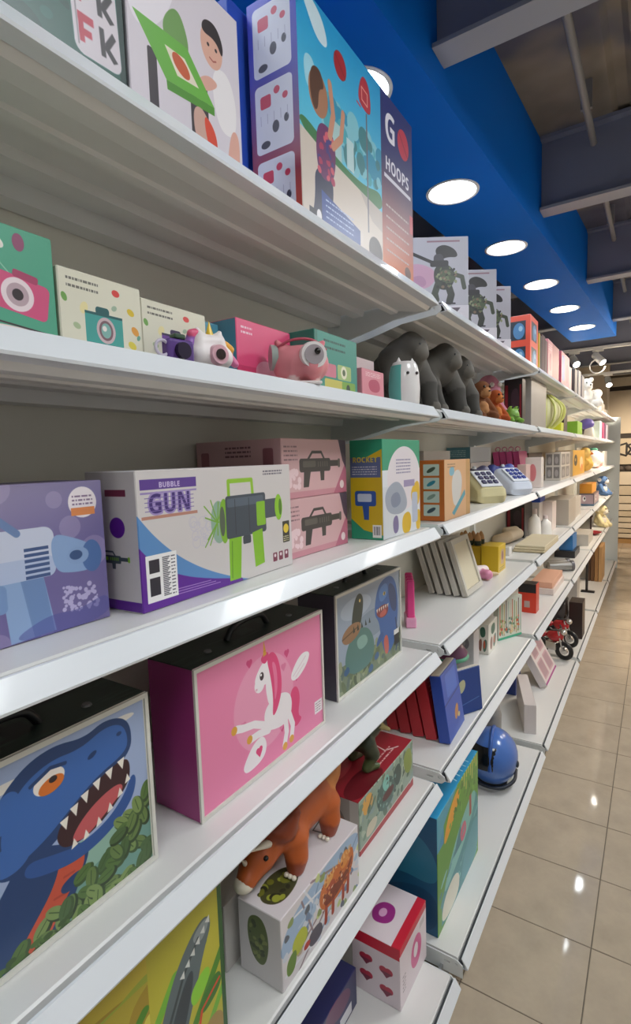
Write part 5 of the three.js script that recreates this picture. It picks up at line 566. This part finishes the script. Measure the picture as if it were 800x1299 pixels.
// --- fifth shelf
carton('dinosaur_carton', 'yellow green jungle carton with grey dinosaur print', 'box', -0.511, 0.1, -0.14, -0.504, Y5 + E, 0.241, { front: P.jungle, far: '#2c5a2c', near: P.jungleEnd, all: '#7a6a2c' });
carton('dinosaur_carton', 'white carton with orange horned dinosaur pictures', 'box', -0.475, 0.088, -0.591, -0.845, Y5 + E, 0.126, { front: P.tricFront, near: P.tricSide, top: P.tricTop, all: '#d2ced0' });
carton('dinosaur_carton', 'plain grey white carton behind the horned dinosaur carton', 'box', -0.575, 0.13, -0.57, -0.9, Y5 + E, 0.118, { all: '#c3bfba' });
carton('dinosaur_carton', 'red topped carton with green dinosaur pictures', 'box', -0.506, 0.15, -0.907, -1.197, Y5 + E, 0.122, { front: P.rexFront, near: P.rexSide, top: P.rexTop, all: '#8f1f2c' });
{ // horned orange dinosaur on the white carton: head towards the near end
  const o = thing('dinosaur_toy', 'orange horned dinosaur toy standing on the white carton', 'dinosaur toy', [-0.545, Y5 + 0.1266, -0.735], 0); const a = '#b5561f', b = '#c97a34', c = '#d8b06a', r = '#8e3a18';
  o.scale.set(0.88, 0.8, 0.92);
  mesh('body', blob([[0, 0.085, 0.03, 0.045, 0, 0.09, -0.05, 0.05, a], [0, 0.125, -0.02, 0.025, 0, 0.13, -0.05, 0.022, b], [0, 0.09, -0.06, 0.044, 0, 0.11, -0.12, 0.03, b], [0, 0.105, -0.12, 0.028, 0, 0.125, -0.19, 0.006, c], [0, 0.09, 0.07, 0.04, 0, 0.075, 0.115, 0.034, a], [0, 0.072, 0.12, 0.03, 0.004, 0.05, 0.155, 0.02, a], [0, 0.12, 0.075, 0.045, 0, 0.16, 0.06, 0.02, r], [0.03, 0.12, 0.075, 0.03, 0.05, 0.15, 0.065, 0.012, r], [-0.03, 0.12, 0.075, 0.03, -0.05, 0.15, 0.065, 0.012, r], ...[[0.036, 0.045], [-0.036, 0.045], [0.036, -0.075], [-0.036, -0.075]].flatMap(([x, z]) => [[x * 0.9, 0.07, z, 0.028, x * 1.1, 0.035, z + 0.006, 0.02, a], [x * 1.1, 0.035, z + 0.006, 0.02, x * 1.1, 0.012, z + 0.01, 0.018, r]])], { res: 56, k: 0.014 }), TOY, o);
  const hm = phy(0xe6ddca, 0.4); for (const s of [-1, 1]) { const h = new THREE.ConeGeometry(0.009, 0.06, 12); h.rotateX(1.2); h.translate(s * 0.022, 0.115, 0.14); mesh('horn', h, hm, o); mesh('eye', ball(0.005, s * 0.03, 0.088, 0.13), std(0x1a1410, 0.2), o); } const n = new THREE.ConeGeometry(0.008, 0.026, 10); n.rotateX(0.6); n.translate(0, 0.085, 0.155); mesh('nose_horn', n, hm, o); mesh('beak', ball(0.019, 0.003, 0.046, 0.16, 1, 0.9, 1.1), hm, o); for (const [x, z] of [[0.04, 0.06], [-0.04, 0.06], [0.04, -0.058], [-0.04, -0.058]]) for (const k of [-1, 0, 1]) mesh('claw', ball(0.005, x + k * 0.009, 0.006, z + 0.014), hm, o);
}
{ // dark green meat-eater on the red carton
  const o = thing('dinosaur_toy', 'dark green meat eating dinosaur toy on the red carton', 'dinosaur toy', [-0.568, Y5 + 0.1226, -1.03], Math.PI - 0.45); o.scale.setScalar(0.86); const a = '#2f3a26', b = '#4d5a34', c = '#a89a62';
  mesh('body', blob([[0, 0.085, 0, 0.034, 0, 0.11, 0.03, 0.036, a], [0, 0.12, 0.04, 0.028, 0, 0.15, 0.06, 0.022, b], [0, 0.165, 0.065, 0.024, 0, 0.162, 0.1, 0.017, b], [0, 0.142, 0.068, 0.014, 0, 0.136, 0.1, 0.009, c], [0, 0.08, -0.02, 0.03, 0, 0.075, -0.07, 0.02, a], [0, 0.075, -0.07, 0.02, 0.01, 0.09, -0.14, 0.006, c], [0.03, 0.075, 0, 0.027, 0.036, 0.045, 0.016, 0.018, a], [0.036, 0.045, 0.016, 0.016, 0.034, 0.012, -0.004, 0.012, b], [0.034, 0.008, 0, 0.01, 0.036, 0.008, 0.03, 0.009, b], [-0.03, 0.075, 0, 0.027, -0.036, 0.045, 0.016, 0.018, a], [-0.036, 0.045, 0.016, 0.016, -0.034, 0.012, -0.004, 0.012, b], [-0.034, 0.008, 0, 0.01, -0.036, 0.008, 0.03, 0.009, b], [0.026, 0.11, 0.05, 0.009, 0.032, 0.095, 0.075, 0.006, c], [-0.026, 0.11, 0.05, 0.009, -0.032, 0.095, 0.075, 0.006, c], [0, 0.09, 0.045, 0.02, 0, 0.12, 0.06, 0.014, c]], { res: 52, k: 0.01 }), TOY, o);
  const tm = phy(0xe6ddca, 0.4); for (let i = 0; i < 4; i++) for (const s of [-1, 1]) { const t = new THREE.ConeGeometry(0.0025, 0.009, 6); t.rotateX(Math.PI); t.translate(s * 0.011, 0.146, 0.085 + i * 0.008); mesh('tooth', t, tm, o); } for (const s of [-1, 1]) mesh('eye', ball(0.0045, s * 0.019, 0.176, 0.075), phy(0xc8a83a, 0.2), o);
}
{ // leaning red books and a blue one
  const L = ['first red story book of the leaning row', 'second red story book of the leaning row', 'third red story book of the leaning row', 'fourth red story book next to the blue one'];
  for (let i = 0; i < 5; i++) { const o = thing(i < 4 ? 'red_book' : 'blue_book', i < 4 ? L[i] : 'bright blue upright book leaning against red books', 'book', [-0.668 + i * 0.041, Y5 + 0.0038, -1.5], 0.05, i < 4 ? 'leaning red story books' : undefined); o.rotation.z = i < 4 ? 0.2 : 0.14; mesh('cover', cartonGeo(0.034, 0.2, 0.16, i < 4 ? { front: P.redBook, all: '#b0242e' } : { front: P.blueTall, all: '#2c50b0' }), pmat(i < 4 ? P.redBook.at : P.blueTall.at, true), o); mesh('pages', bx(-0.012, 0.012, 0.004, 0.203, -0.076, 0.078), std(0xd8cfc0, 0.9), o); }
}
{ const o = thing('navy_book', 'navy blue book standing open by the shelf edge', 'book', [-0.505, Y5 + 0.0012, -1.64], 0); o.rotation.set(0, -0.5, 0.1); mesh('cover', cartonGeo(0.02, 0.145, 0.13, { front: P.blueBook, all: '#1a3878' }), pmat(P.blueBook.at, true), o); mesh('pages', bx(-0.007, 0.007, 0.004, 0.147, -0.062, 0.062), std(0xd2cabc, 0.9), o); }
{ const o = thing('spinning_top', 'striped multicolour dome toy behind the books', 'toy', [-0.61, Y5, -1.78]); mesh('dome', new THREE.LatheGeometry([[0.03, 0.1], [0.06, 0.12], [0.066, 0.145], [0.045, 0.175], [0, 0.19]].map(([x, y]) => new THREE.Vector2(x, y)), 28), phy(0x7a4a6a, 0.35, { side: THREE.DoubleSide }), o); mesh('stand', cyl(0.04, 0.03, 0.1, 0, 0, 0), phy(0x4a8a5a, 0.4), o); mesh('band', (() => { const g = new THREE.TorusGeometry(0.063, 0.008, 8, 30); g.rotateX(Math.PI / 2); g.translate(0, 0.13, 0); return g; })(), phy(0x5fae8a, 0.4), o); }
carton('speaker_box', 'grey box with a round speaker print', 'box', -0.57, 0.09, -1.95, -2.02, Y5 + E, 0.165, { near: P.circleBox, all: '#bab6b8' });
carton('card_pack', 'white toy pack with green picture on fifth shelf', 'pack', -0.575, 0.05, -2.18, -2.32, Y5 + E, 0.13, { front: P.packCard, near: P.packCard, all: '#dcd8ce' });
carton('pencil_case', 'clear case of coloured pencils with mint base', 'pencils', -0.545, 0.03, -2.37, -2.53, Y5 + E, 0.19, { front: P.pencils, all: '#c6c9bc' }, { turn: -0.45 });
carton('orange_block_box', 'orange red box with a black top band', 'box', -0.515, 0.09, -2.88, -2.96, Y5 + E, 0.155, { near: P.orangeBlock, top: '#1f1c20', all: '#c8351c' });
for (const k of [0, 1]) carton('flat_box', k ? 'upper flat peach coloured box on fifth shelf' : 'lower flat white box under the peach one', 'box', -0.495 - k * 0.01, 0.12, -3.3 - k * 0.02, -3.72, Y5 + E + k * 0.0356, 0.035, { all: k ? '#e0ab90' : '#dccdc6' });
{ const o = thing('silver_torch', 'pair of silver cylinder torches lying on fifth shelf', 'torch', [-0.6, Y5, -4.1], 0.5); const g = (z) => { const q = new THREE.CylinderGeometry(0.03, 0.034, 0.16, 24); q.rotateZ(Math.PI / 2); q.translate(0, 0.034, z); return q; }; mesh('barrel', g(0), phy(0xb4b2b0, 0.3, { metalness: 0.7 }), o); mesh('barrel', g(0.075), phy(0xa8a6a2, 0.3, { metalness: 0.7 }), o); for (const z of [0, 0.075]) { const q = new THREE.CylinderGeometry(0.037, 0.037, 0.02, 24); q.rotateZ(Math.PI / 2); q.translate(0.08, 0.037, z); mesh('head_ring', q, phy(0x77757a, 0.3, { metalness: 0.6 }), o); } }
carton('black_base_box', 'black glossy box under the blue pack', 'box', -0.53, 0.15, -4.55, -4.85, Y5 + E, 0.055, { all: '#222226' });
carton('blue_pack', 'bright blue pack on the black glossy box', 'pack', -0.55, 0.1, -4.58, -4.82, Y5 + 2 * E + 0.055, 0.12, { all: '#2f7ac0' });
carton('stone_box', 'light grey flat carton past the blue pack', 'box', -0.5, 0.16, -5.2, -5.6, Y5 + E, 0.1, { all: '#c3beb6' });
{ const o = thing('red_bowl', 'dark red round dish on fifth shelf', 'dish', [-0.55, Y5, -5.95]); mesh('dish', new THREE.LatheGeometry([[0, 0.004], [0.05, 0.0], [0.09, 0.02], [0.1, 0.03], [0.09, 0.026], [0.05, 0.008], [0, 0.008]].map(([x, y]) => new THREE.Vector2(x, y)), 32), phy(0x96222c, 0.3, { side: THREE.DoubleSide }), o); mesh('stem', cyl(0.008, 0.008, 0.18, 0.0, 0.006, 0.02), phy(0x3a2a2a, 0.4), o); mesh('knob', ball(0.018, 0, 0.19, 0.02), phy(0x3a2a2a, 0.4), o); }
monkey('plush_cat', 'white and yellow plush cat near the end of fifth shelf', [-0.53, Y5, -6.6], -0.3, '#e6d8a8', '#ece6da', 1.25);
carton('white_box', 'white carton against the end panel on fifth shelf', 'box', -0.5, 0.15, -6.95, -7.25, Y5 + E, 0.16, { all: '#d8d6d0' });

// --- base shelf
carton('sea_game_carton', 'tall blue and green fishing game carton', 'box', -0.488, 0.17, -1.317, -1.714, Y6 + E, 0.362, { front: P.seaFront, near: P.seaSide, top: P.seaTop, all: '#18587f' });
carton('candy_maker_carton', 'white and red carton with pink heart prints', 'box', -0.497, 0.135, -1.077, -1.25, Y6 + E, 0.167, { front: P.wrFront, near: P.wrSide, top: P.wrTop, all: '#ded2d6' });
carton('dark_pack', 'dark navy and plum pack beside the heart print carton', 'box', -0.655, 0.08, -0.86, -1.06, Y6 + E, 0.16, { front: P.darkPack, near: P.darkPack, all: '#262a5a' });
carton('dark_pack', 'navy pack partly under the fifth shelf edge', 'box', -0.6, 0.05, -0.8, -1.04, Y6 + E, 0.1, { front: P.darkPack, all: '#262a5a' });
{ const o = thing('blue_helmet', 'blue child helmet with black visor opening', 'helmet', [-0.55, Y6, -2.15], 0.15); const pts = []; for (let i = 0; i <= 14; i++) { const a = i / 14 * 1.95; pts.push([0.1 * Math.sin(a), 0.115 + 0.105 * Math.cos(a)]); } pts.push([0.085, 0.05], [0.07, 0.03]); const shell = new THREE.LatheGeometry(pts.map(([x, y]) => new THREE.Vector2(x, y)), 40); shell.scale(1, 1, 1.18); mesh('shell', shell, phy(0x3f6fc0, 0.28, { clearcoat: 0.6, side: THREE.DoubleSide }), o);
  const vis = new THREE.SphereGeometry(0.1, 24, 12, Math.PI / 2 - 0.75, 1.5, 0.85, 0.85); vis.scale(1.03, 1.07, 1.22); vis.rotateY(-0.35); vis.translate(0, 0.115, 0); mesh('visor', vis, phy(0x101216, 0.15, { side: THREE.DoubleSide }), o); const rim = tube([[-0.085, 0.04, 0.06], [-0.03, 0.03, 0.1], [0.04, 0.03, 0.1], [0.085, 0.04, 0.05], [0.09, 0.04, -0.04]], 0.007); mesh('rim_trim', rim, phy(0x1b2230, 0.4), o); mesh('crest', tube([[0, 0.1, 0.12], [0, 0.19, 0.085], [0, 0.224, 0], [0, 0.19, -0.085]], 0.008), phy(0x2f5aa8, 0.3), o); mesh('pivot', ball(0.014, 0.098, 0.1, 0.02, 0.5, 1, 1), phy(0x1b2230, 0.3), o); mesh('chin_pad', rb(-0.06, 0.06, 0, 0.035, -0.06, 0.07, 0.015, 3), std(0x14161a, 0.8), o); }
{ const o = thing('foil_bag', 'crumpled silver grey bag behind the helmet', 'bag', [-0.635, Y6, -2.42]); mesh('bag', blob([[0, 0.06, 0, 0.055, 0.02, 0.16, 0.02, 0.04, '#9a9896'], [0.02, 0.16, 0.02, 0.03, 0.03, 0.24, 0.0, 0.02, '#b0aeac'], [-0.03, 0.08, -0.05, 0.05, -0.02, 0.17, -0.03, 0.03, '#8a8886']], { res: 32 }), phy(0xffffff, 0.35, { vertexColors: true, metalness: 0.3 }), o); }
carton('white_carton', 'long white carton standing upright near the shelf joint', 'box', -0.517, 0.056, -2.6, -2.98, Y6 + E, 0.146, { all: '#d9d0ce' }, { turn: 0.3 });
carton('tablet_box', 'white slim box with pink windows leaning back', 'box', -0.5, 0.045, -3.17, -3.5, Y6 + E, 0.27, { front: P.pinkWin, all: '#d9cfcc' }, { lean: 0.5 });
carton('blue_box', 'deep blue box behind the long white carton', 'box', -0.64, 0.07, -3.0, -3.12, Y6 + E, 0.2, { all: '#1f3a86' });
for (const [x, z, l] of [[-0.565, -3.72, 'red toy motorbike with chrome parts'], [-0.565, -3.98, 'second red toy motorbike beside the dark brown box']]) {
  const o = thing('toy_motorbike', l, 'toy', [x, Y6, z], 1.25, 'red toy motorbikes'); o.scale.setScalar(1.12); const ch = phy(0xd4d2d0, 0.2, { metalness: 0.9 }), rd = phy(0xb31722, 0.22, { clearcoat: 0.7 }), bk = phy(0x151416, 0.4);
  for (const q of [-0.075, 0.075]) { const w = new THREE.TorusGeometry(0.042, 0.013, 10, 28); w.rotateY(Math.PI / 2); w.translate(0, 0.055, q); mesh('wheel', w, bk, o); const c = new THREE.CylinderGeometry(0.02, 0.02, 0.016, 20); c.rotateZ(Math.PI / 2); c.translate(0, 0.055, q); mesh('hub', c, ch, o); }
  mesh('tank', ball(0.042, 0, 0.135, 0.02, 0.75, 0.8, 1.2), rd, o); mesh('tail', ball(0.03, 0, 0.13, -0.07, 0.7, 0.7, 1.4), rd, o); mesh('engine', rb(-0.024, 0.024, 0.05, 0.1, -0.03, 0.035, 0.008, 3), ch, o); mesh('fork', tube([[0.018, 0.055, 0.075], [0.016, 0.17, 0.045]], 0.005), ch, o); mesh('fork', tube([[-0.018, 0.055, 0.075], [-0.016, 0.17, 0.045]], 0.005), ch, o); mesh('handlebar', tube([[0.06, 0.185, 0.02], [0.02, 0.178, 0.045], [-0.02, 0.178, 0.045], [-0.06, 0.185, 0.02]], 0.005), bk, o); mesh('exhaust', tube([[0.03, 0.07, 0.03], [0.04, 0.05, -0.02], [0.04, 0.06, -0.12]], 0.008), ch, o); mesh('lamp_cap', ball(0.018, 0, 0.165, 0.07), ch, o);
}
carton('dark_brown_box', 'dark brown tall box past the red motorbikes', 'box', -0.43, 0.09, -4.17, -4.33, Y6 + E, 0.27, { all: '#2c1e1c' });
{ const o = thing('black_bag', 'heap of black bags and straps at the back of base shelf', 'bag', [-0.64, Y6, -4.33]); mesh('bag', blob([[0, 0.08, 0.1, 0.07, 0, 0.1, -0.15, 0.08, '#262226'], [-0.02, 0.2, 0.08, 0.05, 0.0, 0.24, -0.08, 0.05, '#35302f'], [0, 0.3, -0.05, 0.04, 0.02, 0.32, -0.18, 0.035, '#4a413d']], { res: 36 }), PLUSH, o); mesh('strap', tube([[0.06, 0.04, 0.1], [0.09, 0.15, 0.05], [0.07, 0.3, -0.02], [0.03, 0.36, -0.1]], 0.01), std(0x5a4d46, 0.7), o); mesh('strap', tube([[0.05, 0.2, 0.12], [0.085, 0.26, 0.02], [0.07, 0.2, -0.12]], 0.009), std(0x1c191a, 0.6), o); }
for (const [x, z, c, l] of [[-0.5, -4.68, '#8a8684', 'grey small carton at the base shelf edge past brown box'], [-0.56, -5.08, '#a9a5a3', 'pale grey carton on base shelf before the boards']]) carton('grey_carton', l, 'box', x, 0.12, z + 0.08, z - 0.08, Y6 + E, x > -0.52 ? 0.08 : 0.25, { all: c });
{ const o = thing('black_stand', 'thin black display stand with a foot near the boards', 'stand', [-0.55, Y6, -5.65]); mesh('pole', cyl(0.012, 0.012, 0.46, 0, 0.01, 0), std(0x1c1a1a, 0.4), o); mesh('foot', rb(-0.05, 0.07, 0, 0.014, -0.03, 0.03, 0.005, 3), std(0x1c1a1a, 0.4), o); }
for (const [i, c] of [[0, '#4f3420'], [1, '#6d4a2a'], [2, '#a87c4c'], [3, '#c49a68']]) carton('wooden_board', ['darkest brown upright wooden board of the board row', 'mid brown upright wooden board of the board row', 'light brown upright wooden board of the board row', 'tan front upright wooden board of the board row'][i], 'board', -0.46 - (3 - i) * 0.036, 0.032, -6.15, -6.5, Y6 + E, 0.37 - (3 - i) * 0.006, { all: c }, { gloss: false, group: 'upright wooden boards' });

// ---------------------------------------------------------------- far end
{ // cabinet of pale boards against the far wall
  const o = thing('display_cabinet', 'beige display cabinet of stacked boards at the far wall', 'cabinet', [0, 0, 0]); const bM = [std(0xcfc0a8, 0.7), std(0xc6b69c, 0.7), std(0xd6c8b2, 0.7)], dark = std(0x3a322c, 0.7);
  mesh('carcass', bx(-0.75, 1.2, 0.05, 2.6, -9.71, -9.6), dark, o); mesh('plinth', bx(-0.75, 1.2, 0, 0.07, -9.71, -9.575), std(0xa8814f, 0.6), o);
  const ys = [0.08, 0.16, 0.24, 0.33, 0.42, 0.52, 0.63, 0.76, 0.92, 1.14, 1.24, 1.66, 1.72, 2.4, 2.45, 2.6];
  for (let i = 0; i + 1 < ys.length; i++) { if (i === 9 || i === 11 || i === 13) continue; for (const [a, b] of [[-0.74, 0.2], [0.21, 1.19]]) mesh('board', rb(a, b, ys[i] + 0.008, ys[i + 1] - 0.008, -9.605, -9.57 + (i % 3) * 0.006, 0.004), bM[i % 3], o); }
  for (let i = 0; i < 6; i++) mesh('ornament', ball(0.03 + 0.01 * (i % 3), -0.6 + i * 0.11, 1.19, -9.585, 1, 0.8, 0.5), std(0x5a4f46, 0.7), o);
  for (let i = 0; i < 5; i++) { const f = new THREE.TorusGeometry(0.1, 0.02, 8, 5); f.translate(-0.45 + i * 0.12, 1.48, -9.57); mesh('black_motif', f, std(0x2a2624, 0.6), o); }
}
{ const o = thing('beige_column', 'beige boxed column behind the end of the shelving', 'column'); mesh('shaft', rb(-1.1, -0.62, 0, 2.85, -9.0, -8.6, 0.01), std(0xbfae96, 0.8), o); mesh('corner_bead', bx(-0.622, -0.6, 0, 2.85, -8.62, -8.598), std(0xd6c8b4, 0.6), o); }
{ // two lighting tracks with spot heads
  const white = std(0xd9d8d6, 0.4), glow = new THREE.MeshStandardMaterial({ color: 0xffffff, emissive: new THREE.Color(1, 0.95, 0.86), emissiveIntensity: 14 });
  function track(label, z, y, x0, x1) { const o = thing('light_track', label, 'light track'); mesh('rail', rb(x0, x1, y, y + 0.03, z - 0.018, z + 0.018, 0.003), white, o); for (const x of [x0 + 0.4, x1 - 0.5]) mesh('drop_rod', cyl(0.005, 0.005, 2.9 - y - 0.03, x, y + 0.03, z), white, o); return o; }
  track('white lighting track just beyond the soffit end', -6.2, 2.5, -1.9, 1.4); track('second white lighting track farther down the shop', -7.8, 2.44, -1.9, 1.4);
  function spot(label, x, y, z, dx, dy, dz, power) {
    const o = thing('track_spot', label, 'spotlight', [x, y, z], 0, 'track spotlights'), d = new THREE.Vector3(dx, dy, dz).normalize(), head = new THREE.Group(); head.name = 'head'; o.add(head); head.position.y = -0.085; head.quaternion.setFromUnitVectors(new THREE.Vector3(0, -1, 0), d);
    mesh('adapter', rb(-0.05, 0.05, -0.022, 0, -0.016, 0.016, 0.004), white, o); mesh('yoke', tube([[-0.0, -0.02, 0], [0.0, -0.05, 0], [0, -0.085, 0]], 0.008), white, o);
    const can = new THREE.LatheGeometry([[0, 0.06], [0.03, 0.06], [0.036, 0.05], [0.036, -0.08], [0.033, -0.08], [0.033, -0.06]].map(([a, b]) => new THREE.Vector2(a, b)), 28); mesh('can', can, std(0xd9d8d6, 0.4, { side: THREE.DoubleSide }), head); mesh('bulb_lens', cyl(0.0325, 0.0325, 0.004, 0, -0.072, 0), glow, head);
    const p = new THREE.Vector3(x, y - 0.085, z).addScaledVector(d, 0.085), l = new THREE.SpotLight(WARM, power, 0, 0.75, 0.6, 2); l.position.copy(p); l.target.position.copy(p).addScaledVector(d, 2); l.castShadow = true; l.shadow.radius = 1.6; scene.add(l, l.target); return o;
  }
  spot('glowing track spotlight nearest the pink boxes', -0.76, 2.5, -6.2, 0.35, -0.6, 0.6, SPOT * 0.4);
  const s2 = spot('white track spotlight with a loose cable loop', -0.54, 2.5, -6.2, 0.6, -0.7, 0.35, SPOT); mesh('cable_loop', (() => { const g = new THREE.TorusGeometry(0.07, 0.006, 8, 40, 5.2); g.rotateZ(0.9); g.translate(0, -0.17, 0.02); return g; })(), white, s2);
  spot('glowing spotlight on the farther track', -0.56, 2.44, -7.8, 0.2, -0.7, 0.6, SPOT);
  for (const [x, z, dx, dz] of [[0.35, -6.2, -1.1, -0.2], [0.9, -6.2, -1.3, 0.9], [0.3, -7.8, -0.3, -0.9]]) spot('white track spotlight over the aisle right of the shelving', x, z < -7 ? 2.44 : 2.5, z, dx, -0.8, dz, SPOT);
}
{ // aisle track above the viewer's side, out of the frame: its light falls on the shelf fronts
  const white = std(0xd9d8d6, 0.4), glow = new THREE.MeshStandardMaterial({ color: 0xffffff, emissive: new THREE.Color(0.93, 0.97, 1), emissiveIntensity: 4 });
  for (const [z, k] of [[1.1, 0.6], [-0.7, 0.72], [-2.5, 1.45], [-4.3, 0.5]]) { const o = thing('ceiling_panel_light', 'white square panel light over the aisle', 'ceiling light', [0.6, 2.57, z], 0, 'panel lights over the aisle'); mesh('frame', rb(-0.31, 0.31, 0, 0.02, -0.31, 0.31, 0.004), white, o); mesh('diffuser', bx(-0.295, 0.295, -0.003, 0.004, -0.295, 0.295), glow, o); const l = new THREE.RectAreaLight(z < -4 ? WARM : new THREE.Color(0.93, 0.97, 1), AISLE * k, 0.58, 0.58); l.position.set(0.6, 2.562, z); l.lookAt(0.6, 0, z); l.castShadow = true; scene.add(l); }
}

// ---------------------------------------------------------------- finish: hand the finished prints to their materials
const tex = atlases.map(({ c }) => { const t = new THREE.CanvasTexture(c); t.colorSpace = THREE.SRGBColorSpace; t.magFilter = THREE.LinearFilter; return t; });
for (const e of printMats) if (e) { e.m.map = tex[e.at]; }
shade(scene);
renderer.render(scene, camera);
